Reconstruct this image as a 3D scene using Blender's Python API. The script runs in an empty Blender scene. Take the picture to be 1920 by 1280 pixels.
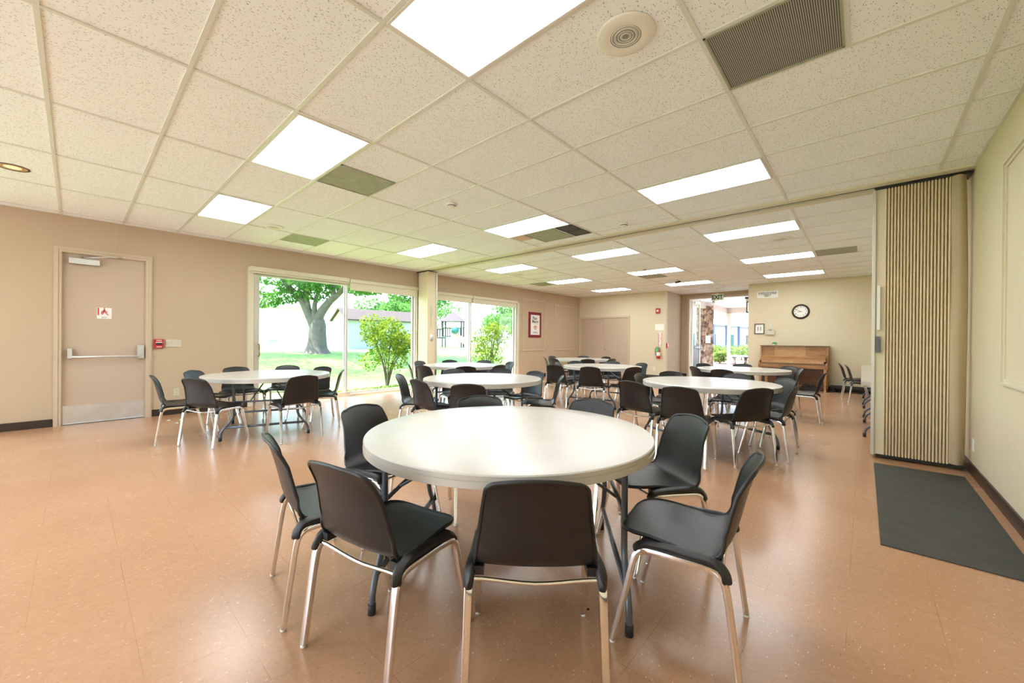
import bpy, bmesh, math, random
import numpy as np
from mathutils import Vector, Matrix
PI = math.pi
random.seed(7)
rng = np.random.default_rng(11)
scene = bpy.context.scene
C = scene.collection

# ------------------------------------------------------------------ materials
def srgb(r, g, b):
    f = lambda c: ((c/255)/12.92 if c/255 <= .04045 else (((c/255)+.055)/1.055)**2.4)
    return (f(r), f(g), f(b), 1)

class NT:
    def __init__(s, name):
        s.m = bpy.data.materials.new(name); s.m.use_nodes = True
        s.t = s.m.node_tree; s.t.nodes.clear()
        s.out = s.t.nodes.new('ShaderNodeOutputMaterial')
    def n(s, typ, **kw):
        nd = s.t.nodes.new(typ)
        for k, v in kw.items():
            if k.startswith('i_'):
                key = k[2:].replace('_', ' ')
                nd.inputs[key].default_value = v
            else: setattr(nd, k, v)
        return nd
    def l(s, a, b): s.t.links.new(a, b)

def mat(name, col, rough=.5, metal=0, spec=.5, bump=0, bscale=200, var=0, vscale=3, coat=0):
    t = NT(name)
    p = t.n('ShaderNodeBsdfPrincipled')
    p.inputs['Base Color'].default_value = col; p.inputs['Roughness'].default_value = rough
    p.inputs['Metallic'].default_value = metal; p.inputs['Specular IOR Level'].default_value = spec
    p.inputs['Coat Weight'].default_value = coat
    tc = t.n('ShaderNodeTexCoord')
    nz = t.n('ShaderNodeTexNoise', i_Scale=vscale, i_Detail=4.0)
    t.l(tc.outputs['Object'], nz.inputs['Vector'])
    mx = t.n('ShaderNodeMix', data_type='RGBA')
    v = var if var else .04
    mx.inputs[6].default_value = tuple(c*(1-v) for c in col[:3])+(1,)
    mx.inputs[7].default_value = tuple(min(1, c*(1+v)) for c in col[:3])+(1,)
    t.l(nz.outputs['Fac'], mx.inputs[0]); t.l(mx.outputs[2], p.inputs['Base Color'])
    if bump:
        n2 = t.n('ShaderNodeTexNoise', i_Scale=bscale, i_Detail=3.0)
        t.l(tc.outputs['Object'], n2.inputs['Vector'])
        b = t.n('ShaderNodeBump', i_Strength=bump, i_Distance=.002)
        t.l(n2.outputs['Fac'], b.inputs['Height']); t.l(b.outputs['Normal'], p.inputs['Normal'])
    t.l(p.outputs[0], t.out.inputs[0])
    return t.m

def emit(name, col, strength):
    t = NT(name); e = t.n('ShaderNodeEmission', i_Strength=strength); e.inputs[0].default_value = col
    t.l(e.outputs[0], t.out.inputs[0]); return t.m

def wall_mat(name, col):
    t = NT(name); tc = t.n('ShaderNodeTexCoord'); mp = t.n('ShaderNodeMapping')
    mp.inputs['Scale'].default_value = (140, 140, 9)
    t.l(tc.outputs['Object'], mp.inputs[0])
    nz = t.n('ShaderNodeTexNoise', i_Scale=1.0, i_Detail=3.0); t.l(mp.outputs[0], nz.inputs['Vector'])
    n2 = t.n('ShaderNodeTexNoise', i_Scale=1.3, i_Detail=3.0); t.l(tc.outputs['Object'], n2.inputs['Vector'])
    a = t.n('ShaderNodeMath', operation='MULTIPLY_ADD'); a.inputs[1].default_value = .5
    t.l(nz.outputs['Fac'], a.inputs[0]); 
    a2 = t.n('ShaderNodeMath', operation='MULTIPLY'); a2.inputs[1].default_value = .5
    t.l(n2.outputs['Fac'], a2.inputs[0]); t.l(a2.outputs[0], a.inputs[2])
    mx = t.n('ShaderNodeMix', data_type='RGBA')
    mx.inputs[6].default_value = tuple(c*.93 for c in col[:3])+(1,); mx.inputs[7].default_value = tuple(c*1.06 for c in col[:3])+(1,)
    t.l(a.outputs[0], mx.inputs[0])
    p = t.n('ShaderNodeBsdfPrincipled', i_Roughness=.62); p.inputs['Specular IOR Level'].default_value = .25
    t.l(mx.outputs[2], p.inputs['Base Color'])
    b = t.n('ShaderNodeBump', i_Strength=.25, i_Distance=.001); t.l(nz.outputs['Fac'], b.inputs['Height'])
    t.l(b.outputs['Normal'], p.inputs['Normal']); t.l(p.outputs[0], t.out.inputs[0]); return t.m

def floor_mat():
    t = NT('vinyl_floor'); tc = t.n('ShaderNodeTexCoord')
    sx = t.n('ShaderNodeSeparateXYZ'); t.l(tc.outputs['Object'], sx.inputs[0])
    def joint(o, off):
        a = t.n('ShaderNodeMath', operation='ADD'); a.inputs[1].default_value = 30.5-off+.1525; t.l(o, a.inputs[0])
        m = t.n('ShaderNodeMath', operation='MODULO'); m.inputs[1].default_value = .305; t.l(a.outputs[0], m.inputs[0])
        s = t.n('ShaderNodeMath', operation='SUBTRACT'); s.inputs[1].default_value = .1525; t.l(m.outputs[0], s.inputs[0])
        ab = t.n('ShaderNodeMath', operation='ABSOLUTE'); t.l(s.outputs[0], ab.inputs[0])
        g = t.n('ShaderNodeMath', operation='LESS_THAN'); g.inputs[1].default_value = .0011; t.l(ab.outputs[0], g.inputs[0])
        return g.outputs[0]
    jx = joint(sx.outputs[0], -.045); jy = joint(sx.outputs[1], .17)
    j = t.n('ShaderNodeMath', operation='MAXIMUM'); t.l(jx, j.inputs[0]); t.l(jy, j.inputs[1])
    # only some joints stand out
    nj = t.n('ShaderNodeTexNoise', i_Scale=2.2, i_Detail=2.0); t.l(tc.outputs['Object'], nj.inputs['Vector'])
    rj = t.n('ShaderNodeMapRange'); rj.inputs[1].default_value = .42; rj.inputs[2].default_value = .6
    t.l(nj.outputs['Fac'], rj.inputs[0])
    jm = t.n('ShaderNodeMath', operation='MULTIPLY'); t.l(j.outputs[0], jm.inputs[0]); t.l(rj.outputs[0], jm.inputs[1])
    jm2 = t.n('ShaderNodeMath', operation='MULTIPLY'); jm2.inputs[1].default_value = .55; t.l(jm.outputs[0], jm2.inputs[0])
    n1 = t.n('ShaderNodeTexNoise', i_Scale=1.1, i_Detail=6.0); t.l(tc.outputs['Object'], n1.inputs['Vector'])
    n2 = t.n('ShaderNodeTexNoise', i_Scale=38.0, i_Detail=6.0, i_Distortion=1.5); t.l(tc.outputs['Object'], n2.inputs['Vector'])
    cr = t.n('ShaderNodeValToRGB')
    cr.color_ramp.elements[0].position = .25; cr.color_ramp.elements[0].color = (.40, .21, .115, 1)
    cr.color_ramp.elements[1].position = .78; cr.color_ramp.elements[1].color = (.54, .315, .185, 1)
    av = t.n('ShaderNodeMix', data_type='FLOAT'); av.inputs[0].default_value = .5
    t.l(n1.outputs['Fac'], av.inputs[2]); t.l(n2.outputs['Fac'], av.inputs[3]); t.l(av.outputs[0], cr.inputs[0])
    def specks(scale, rot, thr, prob):
        mp = t.n('ShaderNodeMapping'); mp.inputs['Rotation'].default_value = (0, 0, rot); mp.inputs['Scale'].default_value = (1, .35, 1)
        t.l(tc.outputs['Object'], mp.inputs[0])
        v = t.n('ShaderNodeTexVoronoi', i_Scale=scale); t.l(mp.outputs[0], v.inputs['Vector'])
        a = t.n('ShaderNodeMath', operation='LESS_THAN'); a.inputs[1].default_value = thr; t.l(v.outputs['Distance'], a.inputs[0])
        sp = t.n('ShaderNodeSeparateColor'); t.l(v.outputs['Color'], sp.inputs[0])
        q = t.n('ShaderNodeMath', operation='LESS_THAN'); q.inputs[1].default_value = prob; t.l(sp.outputs[0], q.inputs[0])
        r = t.n('ShaderNodeMath', operation='MULTIPLY'); t.l(a.outputs[0], r.inputs[0]); t.l(q.outputs[0], r.inputs[1]); return r.outputs[0]
    base = cr.outputs[0]
    for sc_, rot, thr, prob, col, f in ((95, .5, .15, .13, (.85, .68, .5, 1), .7), (80, 2.0, .14, .12, (.80, .62, .45, 1), .6), (75, 1.2, .12, .10, (.20, .09, .05, 1), .6), (60, 2.7, .12, .08, (.24, .10, .05, 1), .6)):
        s_ = specks(sc_, rot, thr, prob); k = t.n('ShaderNodeMath', operation='MULTIPLY'); k.inputs[1].default_value = f; t.l(s_, k.inputs[0])
        mx = t.n('ShaderNodeMix', data_type='RGBA'); mx.inputs[7].default_value = col; t.l(k.outputs[0], mx.inputs[0]); t.l(base, mx.inputs[6]); base = mx.outputs[2]
    mx = t.n('ShaderNodeMix', data_type='RGBA'); mx.inputs[7].default_value = (.22, .10, .055, 1); t.l(jm2.outputs[0], mx.inputs[0]); t.l(base, mx.inputs[6])
    p = t.n('ShaderNodeBsdfPrincipled'); p.inputs['Specular IOR Level'].default_value = .55
    t.l(mx.outputs[2], p.inputs['Base Color'])
    rr = t.n('ShaderNodeMapRange'); rr.inputs[3].default_value = .16; rr.inputs[4].default_value = .34; t.l(n1.outputs['Fac'], rr.inputs[0]); t.l(rr.outputs[0], p.inputs['Roughness'])
    nb = t.n('ShaderNodeTexNoise', i_Scale=9.0, i_Detail=3.0); t.l(tc.outputs['Object'], nb.inputs['Vector'])
    b = t.n('ShaderNodeBump', i_Strength=.12, i_Distance=.004); t.l(nb.outputs['Fac'], b.inputs['Height']); t.l(b.outputs['Normal'], p.inputs['Normal'])
    t.l(p.outputs[0], t.out.inputs[0]); return t.m

def ceiling_mat():
    t = NT('acoustic_tile'); tc = t.n('ShaderNodeTexCoord'); base = None
    p = t.n('ShaderNodeBsdfPrincipled', i_Roughness=.9); p.inputs['Specular IOR Level'].default_value = .1
    n1 = t.n('ShaderNodeTexNoise', i_Scale=120.0, i_Detail=4.0); t.l(tc.outputs['Object'], n1.inputs['Vector'])
    mx = t.n('ShaderNodeMix', data_type='RGBA'); mx.inputs[6].default_value = (.86, .90, .93, 1); mx.inputs[7].default_value = (.91, .95, .98, 1)
    t.l(n1.outputs['Fac'], mx.inputs[0]); base = mx.outputs[2]
    for sc_, rot, thr, prob in ((105, .4, .19, .40), (105, 1.9, .18, .36), (85, 2.8, .15, .26), (170, 1.0, .18, .3)):
        mp = t.n('ShaderNodeMapping'); mp.inputs['Rotation'].default_value = (0, 0, rot); mp.inputs['Scale'].default_value = (1, .38, 1); mp.inputs['Location'].default_value = (sc_, rot, 0)
        t.l(tc.outputs['Object'], mp.inputs[0])
        v = t.n('ShaderNodeTexVoronoi', i_Scale=float(sc_)); t.l(mp.outputs[0], v.inputs['Vector'])
        a = t.n('ShaderNodeMath', operation='LESS_THAN'); a.inputs[1].default_value = thr; t.l(v.outputs['Distance'], a.inputs[0])
        sp = t.n('ShaderNodeSeparateColor'); t.l(v.outputs['Color'], sp.inputs[0])
        q = t.n('ShaderNodeMath', operation='LESS_THAN'); q.inputs[1].default_value = prob; t.l(sp.outputs[0], q.inputs[0])
        r = t.n('ShaderNodeMath', operation='MULTIPLY'); t.l(a.outputs[0], r.inputs[0]); t.l(q.outputs[0], r.inputs[1])
        k = t.n('ShaderNodeMath', operation='MULTIPLY'); k.inputs[1].default_value = .9; t.l(r.outputs[0], k.inputs[0])
        m2 = t.n('ShaderNodeMix', data_type='RGBA'); m2.inputs[7].default_value = (.17, .14, .10, 1); t.l(k.outputs[0], m2.inputs[0]); t.l(base, m2.inputs[6]); base = m2.outputs[2]
    t.l(base, p.inputs['Base Color']); t.l(p.outputs[0], t.out.inputs[0]); return t.m

def perf_mat(name, base, dark, scale, axis=0, duty=.5):
    """fine regular louvre lines of a vent face"""
    t = NT(name); tc = t.n('ShaderNodeTexCoord'); s = t.n('ShaderNodeSeparateXYZ'); t.l(tc.outputs['Object'], s.inputs[0])
    a = t.n('ShaderNodeMath', operation='MULTIPLY_ADD'); a.inputs[1].default_value = scale; a.inputs[2].default_value = 1000.0; t.l(s.outputs[axis], a.inputs[0])
    f = t.n('ShaderNodeMath', operation='FRACT'); t.l(a.outputs[0], f.inputs[0])
    g = t.n('ShaderNodeMath', operation='LESS_THAN'); g.inputs[1].default_value = duty; t.l(f.outputs[0], g.inputs[0])
    mx = t.n('ShaderNodeMix', data_type='RGBA'); mx.inputs[6].default_value = base; mx.inputs[7].default_value = dark; t.l(g.outputs[0], mx.inputs[0])
    p = t.n('ShaderNodeBsdfPrincipled', i_Roughness=.6); t.l(mx.outputs[2], p.inputs['Base Color']); t.l(p.outputs[0], t.out.inputs[0]); return t.m

def wood_mat(name, c1, c2, axis=0, rough=.3):
    t = NT(name); tc = t.n('ShaderNodeTexCoord'); mp = t.n('ShaderNodeMapping')
    sc_ = [14, 14, 14]; sc_[axis] = 1.6; mp.inputs['Scale'].default_value = sc_
    t.l(tc.outputs['Object'], mp.inputs[0])
    n = t.n('ShaderNodeTexNoise', i_Scale=1.6, i_Detail=7.0, i_Distortion=1.2); t.l(mp.outputs[0], n.inputs['Vector'])
    cr = t.n('ShaderNodeValToRGB'); cr.color_ramp.elements[0].position = .3; cr.color_ramp.elements[1].position = .72
    cr.color_ramp.elements[0].color = c1; cr.color_ramp.elements[1].color = c2; t.l(n.outputs['Fac'], cr.inputs[0])
    p = t.n('ShaderNodeBsdfPrincipled', i_Roughness=rough); t.l(cr.outputs[0], p.inputs['Base Color']); t.l(p.outputs[0], t.out.inputs[0]); return t.m

def glass_mat():
    t = NT('window_glass'); tr = t.n('ShaderNodeBsdfTransparent'); tr.inputs[0].default_value = (.96, .985, .97, 1)
    g = t.n('ShaderNodeBsdfGlossy', i_Roughness=.02); fr = t.n('ShaderNodeFresnel', i_IOR=1.45)
    k = t.n('ShaderNodeMath', operation='MULTIPLY'); k.inputs[1].default_value = .08; t.l(fr.outputs[0], k.inputs[0])
    m = t.n('ShaderNodeMixShader'); t.l(k.outputs[0], m.inputs[0]); t.l(tr.outputs[0], m.inputs[1]); t.l(g.outputs[0], m.inputs[2]); t.l(m.outputs[0], t.out.inputs[0]); return t.m

def leaf_mat(name, c1, c2, sc_=3.0):
    t = NT(name); tc = t.n('ShaderNodeTexCoord'); n = t.n('ShaderNodeTexNoise', i_Scale=sc_, i_Detail=5.0); t.l(tc.outputs['Object'], n.inputs['Vector'])
    cr = t.n('ShaderNodeValToRGB'); cr.color_ramp.elements[0].position = .35; cr.color_ramp.elements[1].position = .65
    cr.color_ramp.elements[0].color = c1; cr.color_ramp.elements[1].color = c2; t.l(n.outputs['Fac'], cr.inputs[0])
    d = t.n('ShaderNodeBsdfDiffuse'); tl = t.n('ShaderNodeBsdfTranslucent'); t.l(cr.outputs[0], d.inputs[0]); t.l(cr.outputs[0], tl.inputs[0])
    m = t.n('ShaderNodeMixShader'); m.inputs[0].default_value = .4; t.l(d.outputs[0], m.inputs[1]); t.l(tl.outputs[0], m.inputs[2]); t.l(m.outputs[0], t.out.inputs[0]); return t.m

def grass_mat():
    t = NT('grass'); tc = t.n('ShaderNodeTexCoord'); n = t.n('ShaderNodeTexNoise', i_Scale=6.0, i_Detail=8.0); t.l(tc.outputs['Object'], n.inputs['Vector'])
    cr = t.n('ShaderNodeValToRGB'); cr.color_ramp.elements[0].position = .3; cr.color_ramp.elements[1].position = .7
    cr.color_ramp.elements[0].color = (.10, .22, .04, 1); cr.color_ramp.elements[1].color = (.24, .40, .10, 1); t.l(n.outputs['Fac'], cr.inputs[0])
    p = t.n('ShaderNodeBsdfPrincipled', i_Roughness=.9); t.l(cr.outputs[0], p.inputs['Base Color'])
    t.l(p.outputs[0], t.out.inputs[0]); return t.m

def stone_mat():
    t = NT('rough_stone'); tc = t.n('ShaderNodeTexCoord'); v = t.n('ShaderNodeTexVoronoi', i_Scale=8.0); t.l(tc.outputs['Object'], v.inputs['Vector'])
    cr = t.n('ShaderNodeValToRGB'); e = cr.color_ramp.elements; e[0].position = 0; e[0].color = (.10, .06, .045, 1); e[1].position = 1; e[1].color = (.50, .36, .28, 1)
    el = e.new(.5); el.color = (.28, .16, .11, 1)
    sp = t.n('ShaderNodeSeparateColor'); t.l(v.outputs['Color'], sp.inputs[0]); t.l(sp.outputs[0], cr.inputs[0])
    p = t.n('ShaderNodeBsdfPrincipled', i_Roughness=.85); t.l(cr.outputs[0], p.inputs['Base Color'])
    b = t.n('ShaderNodeBump', i_Strength=.8, i_Distance=.04); t.l(v.outputs['Distance'], b.inputs['Height']); t.l(b.outputs['Normal'], p.inputs['Normal'])
    t.l(p.outputs[0], t.out.inputs[0]); return t.m

M = dict(
    wall=wall_mat('beige_wallcovering', (.50, .395, .275, 1)),
    wall_pale=wall_mat('cream_wallcovering', (.66, .59, .43, 1)),
    trim=mat('beige_trim_paint', (.55, .45, .33, 1), .45),
    trim_pale=mat('cream_trim_paint', (.66, .61, .47, 1), .4),
    door=mat('beige_door_paint', (.50, .395, .30, 1), .42, var=.03),
    baseb=mat('dark_brown_cove_base', (.035, .022, .018, 1), .35),
    floor=floor_mat(), ceil=ceiling_mat(),
    grid=mat('ceiling_grid_paint', (.70, .71, .66, 1), .35, spec=.6),
    plain=mat('plain_white_ceiling', (.78, .76, .72, 1), .6),
    diff=emit('lit_diffuser', (.93, .975, 1.0, 1), 12.5),
    lframe=mat('fixture_frame', (.75, .74, .68, 1), .4),
    shell=mat('black_moulded_plastic', (.011, .0105, .0115, 1), .29, spec=.5, bump=.35, bscale=900),
    chrome=mat('chrome_tube', (.86, .85, .84, 1), .09, metal=1),
    glide=mat('clear_glide', (.75, .75, .72, 1), .3),
    ttop=mat('white_blow_moulded_plastic', (.53, .505, .465, 1), .2, spec=.5, bump=.2, bscale=400, var=.05, vscale=5),
    tleg=mat('grey_powder_coat_tube', (.115, .125, .15, 1), .3, metal=.3),
    rubber=mat('black_rubber', (.02, .02, .02, 1), .6),
    steel=mat('brushed_steel', (.75, .76, .78, 1), .38, metal=1, var=.15, vscale=8),
    alu=mat('aluminium_frame', (.62, .60, .54, 1), .45, metal=.4),
    shade=mat('cream_roller_fabric', (.70, .66, .50, 1), .7),
    glass=glass_mat(),
    part=mat('tan_partition_vinyl', (.74, .64, .45, 1), .55, var=.08, vscale=2, bump=.2, bscale=300),
    partpale=mat('pale_partition_vinyl', (.66, .60, .44, 1), .5, var=.05),
    black=mat('black_plastic', (.015, .015, .015, 1), .5),
    mat=mat('charcoal_rubber_mat', (.050, .050, .042, 1), .75, var=.35, vscale=7, bump=.4, bscale=500),
    red=mat('red_enamel', (.45, .02, .03, 1), .35), redp=mat('red_print', (.62, .05, .08, 1), .5),
    white=mat('white_plastic', (.80, .78, .72, 1), .45), paper=mat('white_paper', (.82, .82, .78, 1), .7),
    cream=mat('cream_plastic', (.58, .54, .42, 1), .45), greyp=mat('grey_print', (.25, .26, .24, 1), .6),
    green=mat('green_tag', (.05, .45, .08, 1), .5), greenp=mat('exit_green', (.02, .12, .03, 1), .5),
    maroon=mat('maroon_cloth', (.20, .012, .025, 1), .8), brown=mat('dark_brown_frame', (.035, .018, .010, 1), .4),
    ink=mat('black_ink', (.02, .02, .02, 1), .6),
    wood=wood_mat('walnut_veneer', (.20, .085, .026, 1), (.42, .21, .075, 1), 0),
    wood2=wood_mat('light_walnut_panel', (.33, .165, .065, 1), (.52, .30, .13, 1), 0),
    wood3=wood_mat('dark_walnut_panel', (.10, .042, .015, 1), (.19, .085, .03, 1), 0),
    brass=mat('brass', (.60, .45, .18, 1), .3, metal=1),
    grass=grass_mat(), bark=mat('grey_bark', (.16, .14, .12, 1), .9, var=.4, vscale=6, bump=.8, bscale=12),
    leafy=leaf_mat('tree_leaves', (.05, .17, .04, 1), (.20, .38, .10, 1), 2.0),
    bush=leaf_mat('bush_leaves', (.045, .15, .02, 1), (.32, .40, .05, 1), 5.0),
    hedge=leaf_mat('hedge_leaves', (.06, .16, .03, 1), (.35, .42, .12, 1), 5.0),
    shedw=mat('pale_siding', (.42, .43, .46, 1), .8), shedg=mat('tan_gable', (.62, .45, .32, 1), .8),  # siding greyed down; shade on the shed wall is put into this colour
    roof=mat('weathered_shingles', (.065, .05, .045, 1), .9, var=.7, vscale=14),
    whiteb=mat('white_stucco', (.85, .83, .82, 1), .85), purple=mat('purple_play_panel', (.022, .011, .03, 1), .6),
    teal=mat('teal_plastic', (.01, .14, .14, 1), .5), slide=mat('yellow_plastic', (.80, .60, .20, 1), .4),
    stone=stone_mat(), concrete=mat('concrete', (.55, .53, .50, 1), .9, var=.1),
    blue=mat('blue_paint', (.10, .14, .32, 1), .6), tanp=mat('tan_exterior_paint', (.50, .40, .33, 1), .7),
    mulch=mat('bark_mulch', (.20, .13, .09, 1), .95, var=.4, vscale=20),
    lampgold=mat('gold_reflector', (.85, .62, .30, 1), .18, metal=1),
    bulb=emit('warm_lamp', (1.0, .72, .36, 1), 1.1),
    ventg=perf_mat('vent_louvre_fine', (.42, .41, .36, 1), (.06, .055, .05, 1), 105.0, 0),
    ventgr=mat('vent_mesh', (.34, .37, .27, 1), .7, var=.35, vscale=9),
    ventdk=mat('vent_dark', (.06, .06, .05, 1), .7),
)

# ------------------------------------------------------------------ geometry helpers
def B(): return bmesh.new()
def box(bm, x0, x1, y0, y1, z0, z1, mi=0, M4=None):
    vs = [bm.verts.new((x, y, z)) for x in (x0, x1) for y in (y0, y1) for z in (z0, z1)]
    if M4 is not None:
        for v in vs: v.co = M4 @ v.co
    for q in ((0, 1, 3, 2), (4, 6, 7, 5), (0, 4, 5, 1), (2, 3, 7, 6), (0, 2, 6, 4), (1, 5, 7, 3)):
        f = bm.faces.new([vs[i] for i in q]); f.material_index = mi
    return vs
def frame_rect(bm, axis, c, a0, a1, z0, z1, w, d0, d1, bottom=True, mi=0):
    """rectangular picture-frame; axis 'x': lies in plane x=c (a=y), axis 'y': in plane y=c (a=x)"""
    def bb(p0, p1, q0, q1):
        if axis == 'x': box(bm, d0, d1, p0, p1, q0, q1, mi)
        else: box(bm, p0, p1, d0, d1, q0, q1, mi)
    bb(a0, a0+w, z0, z1); bb(a1-w, a1, z0, z1); bb(a0+w, a1-w, z1-w, z1)
    if bottom: bb(a0+w, a1-w, z0, z0+w)
def circ(r, n=10, ry=None):
    ry = r if ry is None else ry
    return [(r*math.cos(2*PI*i/n), ry*math.sin(2*PI*i/n)) for i in range(n)]
def rrect(w, h, r, k=2):
    o = []
    for cx, cy, a0 in ((w/2-r, h/2-r, 0), (-w/2+r, h/2-r, PI/2), (-w/2+r, -h/2+r, PI), (w/2-r, -h/2+r, 1.5*PI)):
        for i in range(k+1):
            a = a0+PI/2*i/k; o.append((cx+r*math.cos(a), cy+r*math.sin(a)))
    return o
def sweep(bm, pts, sec, hint=(0, 0, 1), closed=False, mi=0, scale=None, smooth=True):
    pts = [Vector(p) for p in pts]; n = len(pts); rings = []; hint = Vector(hint)
    for i, p in enumerate(pts):
        if closed: t = (pts[(i+1) % n]-pts[i-1])
        else: t = (pts[min(i+1, n-1)]-pts[max(i-1, 0)])
        t.normalize(); s = hint.cross(t)
        if s.length < 1e-4: s = Vector((1, 0, 0)).cross(t)
        s.normalize(); u = t.cross(s)
        k = scale[i] if scale else 1
        rings.append([bm.verts.new(p+s*a*k+u*b*k) for a, b in sec])
    m = len(sec)
    for i in range(n if closed else n-1):
        r0, r1 = rings[i], rings[(i+1) % n]
        for j in range(m):
            f = bm.faces.new((r0[j], r0[(j+1) % m], r1[(j+1) % m], r1[j])); f.material_index = mi; f.smooth = smooth
    if not closed:
        for r, flip in ((rings[0], True), (rings[-1], False)):
            f = bm.faces.new(r[::-1] if flip else r); f.material_index = mi
def smoothpath(P, k=6):
    P = [Vector(p) for p in P]; o = []
    for i in range(len(P)-1):
        p0 = P[max(i-1, 0)]; p1 = P[i]; p2 = P[i+1]; p3 = P[min(i+2, len(P)-1)]
        for j in range(k):
            t = j/k; o.append(.5*((2*p1)+(p2-p0)*t+(2*p0-5*p1+4*p2-p3)*t*t+(3*p1-p0-3*p2+p3)*t**3))
    o.append(P[-1]); return o
def lathe(bm, prof, n=48, c=(0, 0), mi=0, M4=None):
    rings = []
    for r, z in prof:
        if r < 1e-6:
            v = bm.verts.new((c[0], c[1], z)); rings.append([v])
        else: rings.append([bm.verts.new((c[0]+r*math.cos(2*PI*i/n), c[1]+r*math.sin(2*PI*i/n), z)) for i in range(n)])
    for a, b in zip(rings, rings[1:]):
        for i in range(n):
            j = (i+1) % n
            if len(a) == 1 and len(b) == 1: continue
            if len(a) == 1: f = bm.faces.new((a[0], b[i], b[j]))
            elif len(b) == 1: f = bm.faces.new((a[i], b[0], a[j]))
            else: f = bm.faces.new((a[i], b[i], b[j], a[j]))
            f.material_index = mi; f.smooth = True
    if M4 is not None:
        for rg in rings:
            for v in rg: v.co = M4 @ v.co
def cyl(bm, p0, p1, r, n=12, mi=0): sweep(bm, [p0, p1], circ(r, n), hint=(0.3, .5, .81), mi=mi)
def bevel(bm, w, seg=2):
    bmesh.ops.bevel(bm, geom=[e for e in bm.edges if e.is_manifold and e.calc_face_angle(0) > .6], offset=w, segments=seg, affect='EDGES', profile=.5)
def obj(name, bm, mats, parent=None, smooth_angle=None):
    bmesh.ops.recalc_face_normals(bm, faces=bm.faces)
    me = bpy.data.meshes.new(name); bm.to_mesh(me); bm.free()
    if not isinstance(mats, (list, tuple)): mats = [mats]
    for m in mats: me.materials.append(M[m] if isinstance(m, str) else m)
    o = bpy.data.objects.new(name, me); C.objects.link(o)
    if parent is not None: o.parent = parent
    if smooth_angle:
        for p in me.polygons: p.use_smooth = True
        me.set_sharp_from_angle(angle=math.radians(smooth_angle))
    return o
def tag(o, label, cat, group=None, kind=None):
    o['label'] = label; o['category'] = cat
    if group: o['group'] = group
    if kind: o['kind'] = kind
    return o
def thing(name, label, cat, loc=(0, 0, 0), rz=0, group=None):
    o = bpy.data.objects.new(name, None); C.objects.link(o); o.location = loc; o.rotation_euler = (0, 0, rz)
    o.empty_display_size = .1
    return tag(o, label, cat, group)
def shift(bm, loc):
    for v in bm.verts: v.co -= Vector(loc)
    return bm
def struct(name, bm, m, label, cat, parent=None, **k):
    o = obj(name, bm, m, parent, **k)
    if parent is None: tag(o, label, cat, kind='structure')
    return o
def dup(root, loc, rz, label, group=None):
    r = root.copy(); C.objects.link(r); r.location = loc; r.rotation_euler = (0, 0, rz); r['label'] = label
    if group: r['group'] = group
    for ch in list(root.children):
        c = ch.copy(); C.objects.link(c); c.parent = r
        for g in ch.children:
            d = g.copy(); C.objects.link(d); d.parent = c
    return r
def text(name, body, size, loc, rot, m, parent=None, ext=.0015, align='CENTER', sx=1, bold=0):
    cu = bpy.data.curves.new(name, 'FONT'); cu.body = body; cu.size = size; cu.align_x = align; cu.align_y = 'CENTER'; cu.extrude = ext; cu.offset = bold
    t = bpy.data.objects.new(name+'_src', cu); C.objects.link(t); bpy.context.view_layer.update()
    me = bpy.data.meshes.new_from_object(t.evaluated_get(bpy.context.evaluated_depsgraph_get())); bpy.data.objects.remove(t)
    R = Matrix.Translation(Vector(loc)) @ rot.to_4x4() @ Matrix.Diagonal((sx, 1, 1, 1))
    me.transform(R); me.materials.clear(); me.materials.append(M[m])
    o = bpy.data.objects.new(name, me); C.objects.link(o)
    if parent is not None: o.parent = parent
    return o
# text orientation: reading on plane facing -y, facing +x
RY = Matrix(((1, 0, 0), (0, 0, -1), (0, 1, 0)))          # faces -y
RX = Matrix(((0, 0, 1), (1, 0, 0), (0, 1, 0)))           # faces +x (local x -> +y, y -> z, z -> x)

XL, XR, YB, YR, HC = -8.2, .77, 13.03, -4.0, 2.905
GX, GY, TA, TB = -3.1276, 1.0817, 1.2192, .6096
FY = 5.91                                                 # first grid line past the track

# ------------------------------------------------------------------ camera
cam = bpy.data.cameras.new('camera'); cam.sensor_width = 36; cam.lens = 735.43/1920*36; cam.clip_start = .05; cam.clip_end = 400
co = bpy.data.objects.new('camera', cam); C.objects.link(co); scene.camera = co
yaw, pitch, roll = .73127, -.0026576, .0083956
r = Vector((math.cos(yaw), math.sin(yaw), 0)); f = Vector((-math.sin(yaw), math.cos(yaw), 0)); u = Vector((0, 0, 1))
f2 = f*math.cos(pitch)+u*math.sin(pitch); u2 = u*math.cos(pitch)-f*math.sin(pitch)
r3 = r*math.cos(roll)+u2*math.sin(roll); u3 = u2*math.cos(roll)-r*math.sin(roll)
mw = Matrix((r3, u3, -f2)).transposed().to_4x4(); mw.translation = (0, 0, 1.225); co.matrix_world = mw

# ------------------------------------------------------------------ setting
bm = B(); box(bm, XL-.15, XR+.15, YR-.15, YB, -.1, 0); box(bm, -4.87, -2.5, YB, 14.62, -.1, 0)
struct('floor', bm, 'floor', 'tan speckled vinyl tile floor of the hall', 'floor')
bm = B(); box(bm, XL-.15, XR+.15, YR-.15, YB+.15, HC+.002, HC+.05)
struct('ceiling', bm, 'ceil', 'suspended ceiling of white fissured acoustic tiles', 'ceiling')
bm = B(); box(bm, -5.0, -2.35, YB+.151, 14.62, HC, HC+.05)
struct('ceiling_alcove', bm, 'plain', 'plain white ceiling of the entrance alcove', 'ceiling')
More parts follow.
